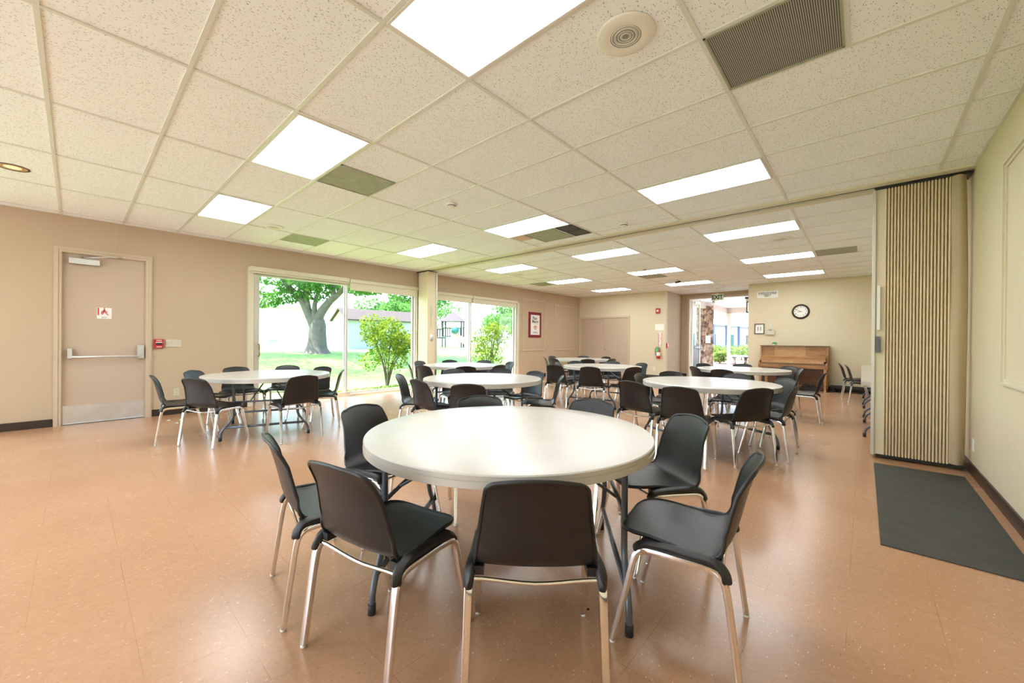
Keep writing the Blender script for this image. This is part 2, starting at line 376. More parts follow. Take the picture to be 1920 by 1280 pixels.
# grid of T bars
bm = B(); w = .012
y_near_end, y_far0 = 5.58, 5.90
for i in range(-3, 5):
    x = GX-i*TA
    box(bm, x-w, x+w, YR, y_near_end, HC-.006, HC+.004); box(bm, x-w, x+w, y_far0, YB, HC-.006, HC+.004)
n = -8
while GY+n*TB < 5.5:
    y = GY+n*TB; box(bm, XL, XR, y-w, y+w, HC-.0055, HC+.004); n += 1
k = 0
while FY+k*TB < YB:
    y = FY+k*TB; box(bm, XL, XR, y-w, y+w, HC-.0055, HC+.004); k += 1
for (a, b, c_, d) in ((XL, XL+.02, YR, YB), (XR-.02, XR, YR, YB), (XL, -4.87, YB-.02, YB), (-2.5, XR, YB-.02, YB)): box(bm, a, b, c_, d, HC-.008, HC+.004)
for (x, y0) in ((-.08, GY+2*TB),): box(bm, x-w, x+w, y0, y0+TB, HC-.006, HC+.004)
struct('trim_1', bm, 'grid', 'cream metal T-bar grid holding the ceiling tiles', 'ceiling grid')
# partition track
bm = B(); box(bm, XL, XR, 5.58, 5.69, HC-.02, HC+.004); box(bm, XL, XR, 5.76, 5.88, HC-.03, HC+.004); box(bm, XL, XR, 5.69, 5.76, HC-.006, HC+.004, 1)
struct('trim_2', bm, ['trim_pale', 'black'], 'cream ceiling track of the folding partition crossing the room', 'partition track')

def wall_x(name, x0, x1, ys, z1, holes, m, label):
    """wall spanning ys with holes (ya,yb,za,zb)"""
    bm = B(); y = ys[0]
    for ya, yb, za, zb in sorted(holes):
        if ya > y: box(bm, x0, x1, y, ya, 0, z1)
        if za > 0: box(bm, x0, x1, ya, yb, 0, za)
        box(bm, x0, x1, ya, yb, zb, z1); y = yb
    if ys[1] > y: box(bm, x0, x1, y, ys[1], 0, z1)
    return struct(name, bm, m, label, 'wall')
DOOR = (-.125, .725, 0, 2.39); W1 = (2.16, 5.62, 0, 2.45); W2 = (6.02, 9.36, 0, 2.37); W3 = (-3.5, -1.2, 0, 2.45)
wall_x('wall_left', XL-.15, XL, (YR, YB+.15), HC, [DOOR, W1, W2, W3], 'wall', 'long beige wall with the exit door and sliding glass doors')
bm = B(); box(bm, XR, XR+.15, YR, YB+.15, 0, HC); struct('wall_right', bm, 'wall_pale', 'cream wall at the right with raised panel moulding', 'wall')
bm = B()
box(bm, XL, -8.1, YB, YB+.15, 0, HC); box(bm, -6.17, -4.87, YB, YB+.15, 0, HC); box(bm, -8.1, -6.17, YB, YB+.15, 2.08, HC)
box(bm, -2.5, XR, YB, YB+.15, 0, HC)
struct('wall_back', bm, 'wall_pale', 'cream end wall behind the piano and double doors', 'wall')
bm = B(); box(bm, XL-.15, -7.4, YR-.15, YR, 0, HC); box(bm, -7.4, -.6, YR-.15, YR, 2.45, HC); box(bm, -4.1, -3.9, YR-.15, YR, 0, 2.45); box(bm, -.6, XR+.15, YR-.15, YR, 0, HC); struct('wall_rear', bm, 'wall', 'beige wall behind the viewpoint', 'wall')
bm = B(); box(bm, -5.02, -4.87, YB+.15, 14.62, 0, HC); box(bm, -5.02, -4.62, 14.5, 14.621, 0, HC); box(bm, -4.62, -2.5, 14.5, 14.62, 2.78, HC); box(bm, -2.5, -2.35, YB+.15, 14.62, 0, HC)
struct('wall_alcove', bm, 'wall', 'pinkish beige walls of the entrance alcove', 'wall')
# unseen roof slab; eave depth shaped to keep direct sun out
bm = B(); box(bm, XL-.45, XR+.9, YR-1.9, 14.7, HC+.06, HC+.4); struct('trim_3', bm, 'tanp', 'roof slab with overhanging eave above the hall', 'roof')
# baseboards
def base(name, segs, label):
    bm = B()
    for s in segs: box(bm, *s, 0, .105)
    struct(name, bm, 'baseb', label, 'baseboard')
base('baseboard_left', [(XL, XL+.012, a, b) for a, b in ((YR, W3[0]), (W3[1], -.2), (.8, W1[0]-.02), (W1[1], 6.02), (W2[1], YB))], 'dark brown cove base along the left wall')
base('baseboard_right', [(XR-.012, XR, YR, YB)], 'dark brown cove base along the right wall')
base('baseboard_back', [(-6.1, -4.87, YB-.012, YB), (-2.5, XR, YB-.012, YB), (-4.87, -4.858, YB, 14.5), (-4.87, -4.66, 14.488, 14.5)], 'dark brown cove base along the end wall')
# door 1
d1 = bpy.data.objects.new('door_1', None); C.objects.link(d1); d1.location = (XL, .3, 0); tag(d1, 'beige flush exit door with panic bar and steel kick plate', 'door', kind='structure')
o3 = (XL, .3, 0)
def sub(name, bm, m, parent, loc, **k): return obj(name, shift(bm, loc), m, parent, **k)
bm = B(); box(bm, XL-.075, XL-.03, DOOR[0]+.004, DOOR[1]-.004, .008, DOOR[3]-.004); sub('door_panel', bm, 'door', d1, o3)
bm = B(); frame_rect(bm, 'x', 0, -.195, .795, 0, 2.46, .07, XL-.02, XL+.022, bottom=False)
frame_rect(bm, 'x', 0, -.175, .775, 0, 2.44, .02, XL-.02, XL+.032, bottom=False); frame_rect(bm, 'x', 0, -.128, .728, 0, 2.395, .012, XL-.09, XL, bottom=False)
sub('door_frame', bm, 'trim', d1, o3)
bm = B(); box(bm, XL-.03, XL-.027, -.112, .712, .012, .265)
for y in (-.1, .1, .3, .5, .7):
    for z in (.025, .25): box(bm, XL-.027, XL-.025, y-.004, y+.004, z-.004, z+.004)
sub('kick_plate', bm, 'steel', d1, o3)
bm = B(); cyl(bm, (XL+.06, -.03, .945), (XL+.06, .66, .945), .012); cyl(bm, (XL-.0, -.03, .945), (XL+.06, -.03, .945), .012); cyl(bm, (XL-.0, .66, .945), (XL+.06, .66, .945), .012)
pb = sub('panic_bar', bm, 'steel', d1, o3)
for (ya, yb, za, zb) in ((-.07, -.025, .925, 1.06), (.630, .705, .91, 1.105)):
    bm = B(); box(bm, XL-.03, XL+.035, ya, yb, za, zb); bevel(bm, .012); sub('bar_housing', bm, 'steel', d1, o3)
bm = B(); box(bm, XL-.03, XL+.03, -.06, .235, 2.245, 2.32); bevel(bm, .008); cl = sub('door_closer', bm, 'steel', d1, o3)
bm = B(); cyl(bm, (XL+.01, .06, 2.33), (XL+.14, .30, 2.365), .008, 8); cyl(bm, (XL+.14, .30, 2.365), (XL+.0, .48, 2.40), .008, 8); cyl(bm, (XL+.0, .06, 2.30), (XL+.0, .06, 2.35), .012, 8); o = sub('closer_arm', bm, 'steel', cl, o3)
bm = B(); frame_rect(bm, 'x', 0, -.122, .722, .0, .012, .01, XL-.1, XL); sub('threshold', bm, 'steel', d1, o3)
# exit pictogram sign on the door
s = thing('exit_sign', 'white sign with red walking figure on the beige exit door', 'sign', (XL-.03, .285, 1.57))
bm = B(); box(bm, 0, .003, -.075, .075, -.08, .08); obj('sign_plate', bm, 'paper', s)
bm = B(); box(bm, .003, .0045, -.068, -.052, -.03, .078)
def limb(bm, a, b, w):
    a = Vector((0, *a)); b = Vector((0, *b)); sweep(bm, [a+Vector((.0038, 0, 0)), b+Vector((.0038, 0, 0))], rrect(w, .0014, .0005, 1), hint=(1, 0, 0), smooth=False)
for a, b, w in (((.0, .03), (.0, .058), .018), ((0, .03), (-.028, .005), .010), ((-.028, .005), (-.030, -.012), .008), ((0, .045), (-.024, .028), .009), ((-.024, .028), (-.030, .008), .008), ((0, .045), (.036, .012), .009), ((0, .03), (.022, -.005), .012), ((.022, -.005), (.042, -.028), .010), ((-.0, .03), (-.022, -.02), .011), ((0, .064), (0, .078), .014)): limb(bm, a, b, w)
obj('figure_symbol', bm, 'redp', s)
text('sign_lettering', 'EXIT', .026, (.0035, 0, -.062), RX, 'ink', s)
# fire alarm pull + switch plate + outlet
s = thing('fire_alarm_pull', 'red fire alarm pull station right of the exit door', 'fire alarm', (XL, .875, 1.13))
bm = B(); box(bm, -.004, .045, -.055, .055, -.07, .07); bevel(bm, .006); obj('housing', bm, 'red', s)
bm = B(); box(bm, .045, .052, -.035, .035, -.018, .012); obj('pull_handle', bm, 'black', s)
bm = B(); box(bm, .0445, .050, -.038, .038, .012, .022); obj('white_strip', bm, 'white', s)
bm = B(); box(bm, .0445, .05, -.03, .03, -.055, -.045); obj('white_strip', bm, 'white', s)
text('alarm_lettering', 'FIRE', .036, (.0455, 0, .045), RX, 'white', s)
s = thing('switch_plate', 'cream four-gang switch plate beside the fire alarm pull', 'light switch', (XL, 1.05, 1.135))
bm = B(); box(bm, 0, .008, -.095, .095, -.058, .058); bevel(bm, .003); obj('plate', bm, 'cream', s)
for k in range(4):
    bm = B(); box(bm, .008, .018, -.075+k*.046, -.065+k*.046, -.012, .012); obj('switch_toggle', bm, 'cream', s)
def outlet(name, loc, face, label, m='cream'):
    s = thing(name, label, 'outlet', loc, {'x': 0, '-x': PI, '-y': -PI/2}[face])
    bm = B(); box(bm, 0, .006, -.036, .036, -.058, .058); bevel(bm, .002); obj('plate', bm, m, s)
    for z in (-.022, .022):
        bm = B(); box(bm, .006, .009, -.016, .016, z-.014, z+.014); bevel(bm, .001); box(bm, .009, .0095, -.008, -.005, z-.006, z+.006, 1); box(bm, .009, .0095, .005, .008, z-.006, z+.006, 1); obj('socket', bm, [m, 'ink'], s)
outlet('wall_outlet', (XL, 1.09, .355), 'x', 'cream wall outlet low on the wall behind the left table')
outlet('wall_outlet', (XR, 5.62, .285), '-x', 'cream wall outlet low on the right wall by the partition', 'white')
outlet('wall_outlet', (-5.25, YB, .32), '-y', 'white wall outlet below the fire extinguisher', 'white')
outlet('wall_outlet', (-2.28, YB, .34), '-y', 'cream wall outlet at the left of the piano')

# ------------------------------------------------------------------ sliding glass doors
def slider(idx, ya, yb, zt, ymid, label):
    r = bpy.data.objects.new('window_%d' % idx, None); C.objects.link(r); L = (XL, (ya+yb)/2, 0); r.location = L; tag(r, label, 'glass door', kind='structure')
    bm = B(); frame_rect(bm, 'x', 0, ya, yb, .0, zt, .045, XL-.13, XL-.01); sub('frame', bm, 'alu', r, L)
    for k, (a, b) in enumerate(((ya+.045, ymid+.03), (ymid-.03, yb-.045))):
        x0 = XL-.06 if k == 0 else XL-.11
        bm = B(); frame_rect(bm, 'x', 0, a, b, .045, zt-.045, .045, x0, x0+.035); p = sub('sash', bm, 'alu', r, L)
        bm = B(); box(bm, x0+.014, x0+.02, a+.045, b-.045, .09, zt-.09); o = sub('pane', bm, 'glass', p, L)
        if k == 0:
            bm = B(); sweep(bm, smoothpath([(x0+.035, a+.03, .90), (x0+.10, a+.03, .92), (x0+.10, a+.03, 1.10), (x0+.035, a+.03, 1.12)], 4), rrect(.02, .02, .004)); sub('pull_handle', bm, 'wood', p, L)
    return r
slider(1, W1[0], W1[1], W1[3], 3.87, 'large sliding glass door looking out at the lawn and tree')
slider(2, W2[0], W2[1], W2[3], 7.42, 'sliding glass door beyond the partition looking at the playground')
slider(3, W3[0], W3[1], W3[3], -2.3, 'sliding glass door outside the view to the left')  # unseen door, added to help light the near walls and ceiling
for k_, (xa, xb) in enumerate(((-7.4, -4.1), (-3.9, -.6))):  # unseen rear glass doors, added to brighten the near ceiling
    r_ = bpy.data.objects.new('window_%d' % (4+k_), None); C.objects.link(r_); L_ = ((xa+xb)/2, YR-.1, 0); r_.location = L_; tag(r_, ['glass doors behind the viewpoint, left pair', 'glass doors behind the viewpoint, right pair'][k_], 'glass door', kind='structure')
    bm = B(); frame_rect(bm, 'y', 0, xa, xb, 0, 2.45, .05, YR-.13, YR-.03); box(bm, (xa+xb)/2-.03, (xa+xb)/2+.03, YR-.12, YR-.04, .05, 2.4); sub('frame', bm, 'alu', r_, L_)
    bm = B(); box(bm, xa+.05, xb-.05, YR-.085, YR-.079, .05, 2.4); sub('pane', bm, 'glass', r_, L_)
# casing strips
bm = B(); box(bm, XL, XL+.02, 2.06, 2.15, 0, 2.50); box(bm, XL, XL+.02, 5.60, 5.62, 0, 2.5); struct('trim_4', bm, 'trim_pale', 'cream casing beside the large sliding door', 'casing')
bm = B(); box(bm, XL, XL+.02, 9.36, 9.45, 0, 2.42); struct('trim_5', bm, 'trim_pale', 'cream casing at the right of the far sliding door', 'casing')
def shade(y0, y1, ztop, zbot, label, head=.07):
    s = thing('roller_shade', label, 'window shade', (XL, (y0+y1)/2, ztop), 0, 'roller shades above the glass doors')
    bm = B(); box(bm, 0, .09, -(y1-y0)/2, (y1-y0)/2, -head, 0); bevel(bm, .006); obj('head_box', bm, 'trim_pale', s)
    bm = B(); box(bm, .05, .054, -(y1-y0)/2+.01, (y1-y0)/2-.01, zbot-ztop, -head+.01); obj('shade_cloth', bm, 'shade', s)
    bm = B(); box(bm, .044, .06, -(y1-y0)/2+.01, (y1-y0)/2-.01, zbot-ztop-.02, zbot-ztop); bevel(bm, .004); obj('hem_bar', bm, 'shade', s)
    return s
sh1 = shade(2.08, 3.88, 2.51, 2.42, 'cream roller shade rolled up over left panel of the large glass door', .08)
shade(3.90, 5.60, 2.50, 2.29, 'cream roller shade lowered a little over right panel of the large glass door')
shade(6.05, 7.40, 2.46, 2.27, 'roller shade over the left panel of the far glass door')
shade(7.42, 9.30, 2.46, 2.27, 'roller shade over the right panel of the far glass door')
# pull chain by shade
bm = B(); cyl(bm, (.02, 0, -2.3), (.02, 0, 0), .003, 6); o = obj('shade_cord', bm, 'white', sh1); o.location = (0, -.93, -.03)

# panel mouldings
def moulding(bm, axis, c, a0, a1, z0, z1, sgn):
    for w_, d_, ins in ((.055, .010, 0), (.030, .022, .012)):
        dd = sorted((c, c+sgn*d_)); frame_rect(bm, axis, c, a0+ins, a1-ins, z0+ins, z1-ins, w_-ins, dd[0], dd[1])
for i, (a0, a1, ztop) in enumerate(((9.62, 10.84, 2.60), (11.36, 12.66, 2.52))):
    bm = B(); moulding(bm, 'x', XL, a0, a1, .88, ztop, 1); struct('trim_%d' % (6+i), bm, 'trim', ['raised panel moulding around the maroon quilted poster', 'raised panel moulding near the far left corner'][i], 'wall moulding')
bm = B(); moulding(bm, 'x', XR, 2.9, 4.57, .92, 2.57, -1); struct('trim_8', bm, 'trim_pale', 'raised panel moulding on the cream right wall', 'wall moulding')
bm = B(); box(bm, XL, XL+.002, .395, .40, 2.46, HC); struct('trim_9', bm, 'trim', 'thin vertical seam above the exit door', 'wall seam')

# poster
s = thing('wall_poster', 'maroon bordered hanging with cream centre on the left wall', 'wall hanging', (XL, 10.27, 1.75))
bm = B(); box(bm, .0, .02, -.33, .33, -.42, .42); obj('border', bm, 'maroon', s)
bm = B(); box(bm, .02, .024, -.235, .235, -.33, .33); obj('cream_panel', bm, 'paper', s)
text('title_lettering', 'Piece', .15, (.0245, -.02, .22), RX, 'ink', s, sx=.8, bold=.002); text('title_lettering', 'Makers', .15, (.0245, 0, .11), RX, 'ink', s, sx=.75, bold=.002)
bm = B()
hp = [(16*math.sin(a)**3, 13*math.cos(a)-5*math.cos(2*a)-2*math.cos(3*a)-math.cos(4*a)) for a in [2*PI*i/28 for i in range(28)]]
sweep(bm, [(.025, x*.0048, -.09+z*.0048) for x, z in hp], circ(.008, 6), closed=True, hint=(1, 0, 0)); sweep(bm, [(.025, x*.0022, -.085+z*.0022) for x, z in hp], circ(.007, 6), closed=True, hint=(1, 0, 0)); obj('heart_motif', bm, 'redp', s)
bm = B()
box(bm, .024, .0248, -.15, .15, .021, .028)
obj('dotted_line', bm, 'greyp', s)
bm = B(); 
for z, a, b in ((-.235, -.10, .11), (-.275, -.15, .16)):
    y = a
    while y < b: ww = random.uniform(.02, .035); box(bm, .024, .0248, y, y+ww, z-.012, z+.012); y += ww+.006
obj('small_print', bm, 'greyp', s)

# ------------------------------------------------------------------ double door in the end wall
d2 = bpy.data.objects.new('door_2', None); C.objects.link(d2); L = (-7.13, YB, 0); d2.location = L; tag(d2, 'closed beige double doors in the end wall', 'double door', kind='structure')
bm = B(); frame_rect(bm, 'y', 0, -8.135, -6.13, 0, 2.13, .06, YB-.025, YB+.02, bottom=False); frame_rect(bm, 'y', 0, -8.1, -6.17, 0, 2.085, .012, YB, YB+.14, bottom=False); sub('door_frame', bm, 'trim', d2, L)
for k, (a, b) in enumerate(((-8.085, -7.137), (-7.133, -6.185))):
    bm = B(); box(bm, a, b, YB+.005, YB+.045, .006, 2.068); lf = sub('door_leaf', bm, 'door', d2, L)
    hx = a if k == 0 else b
    for z in (.25, 1.0, 1.82):
        bm = B(); cyl(bm, (hx, YB-.002, z-.05), (hx, YB-.002, z+.05), .010, 8); sub('hinge', bm, 'steel', lf, L)
bm = B(); cyl(bm, (-7.06, YB+.005, .93), (-7.06, YB-.05, .93), .012); cyl(bm, (-7.06, YB-.045, .93), (-6.96, YB-.045, .93), .009); lathe(bm, [(0, 0), (.032, 0), (.03, .01), (0, .012)], 16, M4=Matrix.Translation((-7.06, YB+.006, .93)) @ Matrix.Rotation(PI/2, 4, 'X')); sub('door_lever', bm, 'steel', d2, L)
bm = B(); box(bm, -7.20, -7.185, YB-.01, YB+.006, .88, .98); sub('flush_pull', bm, 'steel', d2, L)

# things on the end wall
s = thing('fire_strobe', 'small red fire strobe high on the end wall', 'fire alarm', (-5.13, YB, 2.255))
bm = B(); box(bm, -.065, .065, -.05, .004, -.085, .085); bevel(bm, .006); obj('housing', bm, 'red', s)
bm = B(); box(bm, -.03, .03, -.07, -.05, -.03, .03); bevel(bm, .008); obj('strobe_lens', bm, 'white', s)
s = thing('paper_notice', 'faded paper notice above the fire extinguisher arrow', 'notice', (-5.08, YB, 1.71))
bm = B(); box(bm, -.15, .15, -.004, 0, -.105, .105); obj('sheet', bm, 'paper', s)
bm = B()
for k in range(6): box(bm, -.11, .11-(k % 3)*.04, -.005, -.004, .065-k*.026, .073-k*.026)
obj('faint_print', bm, 'white', s)
s = thing('extinguisher_sign', 'tall white and red arrow sign above the fire extinguisher', 'sign', (-5.06, YB, 1.33))
bm = B(); box(bm, -.06, .06, -.004, 0, -.235, .235); obj('sign_plate', bm, 'paper', s)
bm = B(); box(bm, -.06, -.045, -.006, -.004, -.235, .2); box(bm, .045, .06, -.006, -.004, -.235, .2); box(bm, -.03, .03, -.006, -.004, .212, .225)
for sx in (-1, 1): box(bm, sx*.045-.012, sx*.045+.012, -.008, -.004, -.235, -.2)
obj('red_border', bm, 'redp', s)
t = text('sign_lettering', 'FIRE\nEXTINGUISHER', .045, (0, -.0045, 0), RY @ Matrix.Rotation(-PI/2, 3, 'Z'), 'redp', s, sx=.85)
s = thing('fire_extinguisher', 'red and white fire extinguisher with green tag on the end wall', 'fire extinguisher', (-5.08, YB-.09, .66))
bm = B(); lathe(bm, [(0, 0), (.055, 0), (.062, .012), (.062, .10)], 24); lathe(bm, [(.0615, .10), (.062, .10), (.062, .22), (.0615, .22)], 24, mi=1); lathe(bm, [(.062, .22), (.062, .26), (.052, .29), (.02, .31), (.018, .33), (0, .33)], 24); obj('cylinder', bm, ['red', 'paper'], s, smooth_angle=40)
bm = B(); cyl(bm, (0, 0, .32), (0, 0, .36), .016); box(bm, -.07, .02, -.01, .01, .36, .372); box(bm, -.065, .015, -.008, .008, .385, .395); obj('valve_lever', bm, 'black', s)
bm = B(); sweep(bm, smoothpath([(-.01, 0, .345), (-.07, 0, .35), (-.10, 0, .30), (-.095, 0, .18), (-.075, 0, .10)], 5), circ(.010, 8)); obj('hose', bm, 'black', s)
bm = B(); box(bm, -.045, .03, -.075, -.072, .24, .37); obj('inspection_tag', bm, 'green', s)
bm = B(); box(bm, -.03, .03, .06, .094, .05, .36); obj('bracket', bm, 'steel', s)
s = thing('fire_alarm_pull', 'red pull station on the alcove side wall', 'fire alarm', (-4.87, 13.12, 1.10))
bm = B(); box(bm, -.004, .045, -.06, .06, -.08, .08); bevel(bm, .006); obj('housing', bm, 'red', s)
bm = B(); box(bm, .045, .052, -.03, .03, -.01, .02); obj('pull_handle', bm, 'white', s)

s = thing('occupancy_sign', 'long white occupancy sign above the framed certificate', 'sign', (-2.035, YB, 2.575))
bm = B(); box(bm, -.255, .255, -.008, 0, -.095, .095); obj('sign_plate', bm, 'paper', s)
for tx, z in (('THE NUMBER OF PEOPLE PERMITTED', .055), ('IN THIS ROOM SHALL NOT EXCEED', .022), ('STANDING  98', -.012), ('DINING  46', -.046)): text('sign_lettering', tx, .031, (0, -.0085, z), RY, 'ink', s, sx=.86, bold=.0012)
s = thing('picture_frame', 'small dark framed certificate left of the thermostat', 'picture', (-2.22, YB, 1.615))
bm = B(); frame_rect(bm, 'y', 0, -.12, .12, -.145, .145, .018, -.022, 0); obj('frame', bm, 'brown', s)
bm = B(); box(bm, -.102, .102, -.008, -.002, -.127, .127); obj('certificate', bm, 'paper', s)
for x in (-.045, .02):
    bm = B(); box(bm, x, x+.022, -.009, -.008, -.055, .055); obj('print_column', bm, 'greyp', s)
s = thing('thermostat', 'cream wall thermostat under a grey sensor', 'thermostat', (-1.955, YB, 1.535))
bm = B(); box(bm, -.105, .105, -.05, .004, -.09, .02); bevel(bm, .008); obj('guard_box', bm, 'cream', s)
bm = B(); box(bm, -.075, .075, -.035, 0, .02, .07); bevel(bm, .005); obj('upper_case', bm, 'cream', s)
bm = B(); box(bm, -.045, .045, -.037, -.034, .028, .058); obj('display', bm, 'greyp', s)
s = thing('wall_sensor', 'small grey square sensor above the thermostat', 'sensor', (-1.95, YB, 1.70))
bm = B(); box(bm, -.038, .038, -.02, 0, -.06, .06); bevel(bm, .003); obj('plate', bm, 'alu', s)
bm = B(); lathe(bm, [(0, .03), (.018, .028), (.02, .0)], 16, M4=Matrix.Rotation(PI/2, 4, 'X')); obj('button', bm, 'white', s)
# clock
s = thing('wall_clock', 'round wall clock with dark brown rim above the piano', 'clock', (-1.27, YB, 2.065))
RXm = Matrix.Rotation(PI/2, 4, 'X')
bm = B(); lathe(bm, [(.152, .0), (.195, .0), (.2, .015), (.188, .035), (.165, .042), (.152, .025)], 48, M4=RXm); obj('rim', bm, 'brown', s, smooth_angle=50)
bm = B(); lathe(bm, [(0, .016), (.158, .016)], 48, M4=RXm); obj('dial', bm, 'paper', s)
for k in range(1, 13):
    a = PI/2-k*PI/6; text('numeral', str(k), .042, (.122*math.cos(a), -.017, .122*math.sin(a)), RY, 'ink', s, bold=.0015)
def hand(name, ang, L_, w_):
    bm = B(); d = Vector((math.cos(ang), 0, math.sin(ang))); sweep(bm, [d*-.02+Vector((0, -.019, 0)), d*L_+Vector((0, -.019, 0))], rrect(w_, .002, .0008, 1), hint=(0, 1, 0), scale=[1, .45], smooth=False); obj(name, bm, 'ink', s)
hand('hour_hand', PI/2-(8+50/60)*PI/6, .075, .016); hand('minute_hand', PI/2-50*PI/30, .115, .010)

# ------------------------------------------------------------------ ceiling fixtures
def cellx(m): return GX-(m+1)*TA, GX-m*TA
lf_first = None
def ceil_light(m, y0, label):
    global lf_first
    x0, x1 = cellx(m); loc = ((x0+x1)/2, y0+TB/2, HC)
    if lf_first is not None: return dup(lf_first, loc, 0, label)
    s = thing('ceiling_light', label, 'ceiling light', loc, 0, 'fluorescent panels in the tiled ceiling')
    a, b = TA/2-.014, TB/2-.014
    bm = B(); box(bm, -a, -a+.016, -b, b, -.012, .03); box(bm, a-.016, a, -b, b, -.012, .03); box(bm, -a+.016, a-.016, -b, -b+.016, -.012, .03); box(bm, -a+.016, a-.016, b-.016, b, -.012, .03); obj('fixture_frame', bm, 'lframe', s)
    bm = B(); box(bm, -a+.016, a-.016, -b+.016, b-.016, -.006, -.001); obj('diffuser', bm, 'diff', s)
    lf_first = s; return s
nl = {(-2, 0): 'largest lit ceiling panel, cut by the top edge of the photo', (0, 0): 'lit ceiling panel just left of the nearest one, beside a green vent', (2, 0): 'lit ceiling panel nearest the exit door', (-2, 5): 'lit ceiling panel at right of the room on the near side of the track', (0, 5): 'lit ceiling panel touching the dark return vents', (2, 5): 'lit ceiling panel near the left wall just before the track'}
for (m, n), lb in nl.items(): ceil_light(m, GY+n*TB, lb)
for m, w_ in ((-2, 'above the viewpoint at right'), (0, 'behind the viewpoint, middle'), (2, 'behind the viewpoint at left')): ceil_light(m, GY-5*TB, 'lit ceiling panel '+w_)  # panels out of view, added to light the near end of the room
fn = {(2, 1): 'first beyond the track on the window side', (0, 1): 'first beyond the track in the middle column', (-2, 1): 'first beyond the track on the right, beside a round speaker', (2, 5): 'second beyond the track on the window side', (0, 5): 'second beyond the track in the middle column', (-2, 5): 'second beyond the track on the right', (2, 9): 'farthest on the window side, before the double doors', (0, 9): 'farthest in the middle column, before the entrance alcove', (-2, 9): 'farthest on the right, before the piano wall'}
for (m, k), lb in fn.items(): ceil_light(m, FY+k*TB, 'lit ceiling panel '+lb)

def vent(name, x0, x1, y0, y1, face, label, cat='vent', boxed=True):
    s = thing(name, label, cat, ((x0+x1)/2, (y0+y1)/2, HC)); a, b = (x1-x0)/2-.012, (y1-y0)/2-.012
    bm = B()
    for q in ((-a, -a+.012, -b, b), (a-.012, a, -b, b), (-a, a, -b, -b+.012), (-a, a, b-.012, b)): box(bm, *q, -.010, .002)
    obj('vent_frame', bm, face if face == 'ventdk' else 'ventgr', s)
    bm = B(); box(bm, -a+.012, a-.012, -b+.012, b-.012, -.004, -.001); obj('vent_face', bm, face, s)
    return s
vent('ceiling_vent', -.689, -.08, GY+2*TB, GY+3*TB, 'ventg', 'grey louvred return vent at the top right of the ceiling')
vent('ceiling_vent', GX-TA, GX-TA+.61, GY+TB, GY+2*TB, 'ventgr', 'dusty greenish ceiling vent beside the second lit panel')
vent('ceiling_vent', GX-3*TA-.61, GX-3*TA, GY+2*TB, GY+3*TB, 'ventgr', 'greenish ceiling vent near the left wall above the large glass door')
vent('ceiling_vent', GX-3*TA-.61, GX-3*TA, FY+5*TB, FY+6*TB, 'ventgr', 'greenish ceiling vent beyond the track near the left wall')
vent('ceiling_vent', GX-TA, GX-TA+.58, FY+6*TB, FY+7*TB, 'ventgr', 'pale ceiling vent next to the middle panel beyond the track')
vent('ceiling_vent', -.69, -.09, FY+5*TB, FY+6*TB, 'ventgr', 'narrow grey ceiling vent near the right-hand partition')
y6 = GY+6*TB
vent('ceiling_vent', GX-TA+.30, GX-TA+.88, y6, y6+TB, 'ventgr', 'square dusty return vent behind the middle lit panel')
vent('ceiling_vent', GX-TA+.90, GX-.01, y6+.01, y6+.30, 'ventdk', 'nearer of two small dark vents beside the square return vent')
vent('ceiling_vent', GX-TA+.90, GX-.01, y6+.31, y6+.60, 'ventdk', 'farther of two small dark vents beside the square return vent')
bm = B(); box(bm, -.13, .13, -.14, .14, -.006, 0); o = obj('access_panel', bm, 'shedg'); o.location = (GX-TA+.155, y6+.15, HC); tag(o, 'small beige ceiling panel left of the square return vent', 'panel')
def speaker(x, y, label, r=.155):
    s = thing('ceiling_speaker', label, 'speaker', (x, y, HC), 0, 'round speakers in the ceiling')
    bm = B(); k = r/.155
    lathe(bm, [(.082*k, -.012), (.10*k, -.014), (.13*k, -.016), (.142*k, -.011), (.152*k, -.010), (.155*k, -.004), (.155*k, .0)], 48); obj('bezel', bm, 'white', s)
    bm = B(); lathe(bm, [(0, -.010), (.084*k, -.010)], 40)
    obj('grille_disc', bm, 'greyp', s)
    bm = B()
    for rr in (.022, .040, .058, .074): lathe(bm, [((rr-.0025)*k, -.0105), ((rr-.0025)*k, -.0125), ((rr+.0025)*k, -.0125), ((rr+.0025)*k, -.0105)], 40)
    for q in range(5): lathe(bm, [((.027+q*.012)*k, -.0103), ((.027+q*.012)*k, -.0112), ((.030+q*.012)*k, -.0112), ((.030+q*.012)*k, -.0103)], 40)
    obj('grille_rings', bm, 'lframe', s)
speaker(-.985, 2.01, 'large round white speaker at top of photo beside the nearest lit panel')
speaker(-6.62, 1.99, 'round ceiling speaker near the left wall between two vents', .14)
speaker(-6.58, 7.53, 'round ceiling speaker beyond the track on the window side', .14)
speaker(-1.02, 7.63, 'round ceiling speaker beyond the track at the right', .15)
def smoke(x, y, label, two=False):
    s = thing('smoke_detector', label, 'smoke detector', (x, y, HC), 0, 'smoke detectors on the ceiling')
    bm = B(); lathe(bm, [(.062, 0), (.064, -.012), (.056, -.02), (.045, -.022)], 28); obj('base', bm, 'white', s)
    bm = B(); lathe(bm, [(.05, -.018), (.048, -.035), (.034, -.046), (0, -.048)], 28); obj('sensor_head', bm, 'white', s)
    bm = B(); lathe(bm, [(.05, -.024), (.0505, -.026), (.0505, -.031), (.05, -.033)], 28); obj('intake_slot', bm, 'ink', s)
smoke(-3.8, 3.1, 'smoke detector on the tile between the vent and the middle lit panel')
smoke(-2.56, 5.22, 'smoke detector just before the partition track')
smoke(-3.79, 8.79, 'smoke detector beside a lit panel beyond the track')
s = thing('security_camera', 'small black and white camera hanging from the far ceiling', 'camera', (-3.77, 10.9, HC))
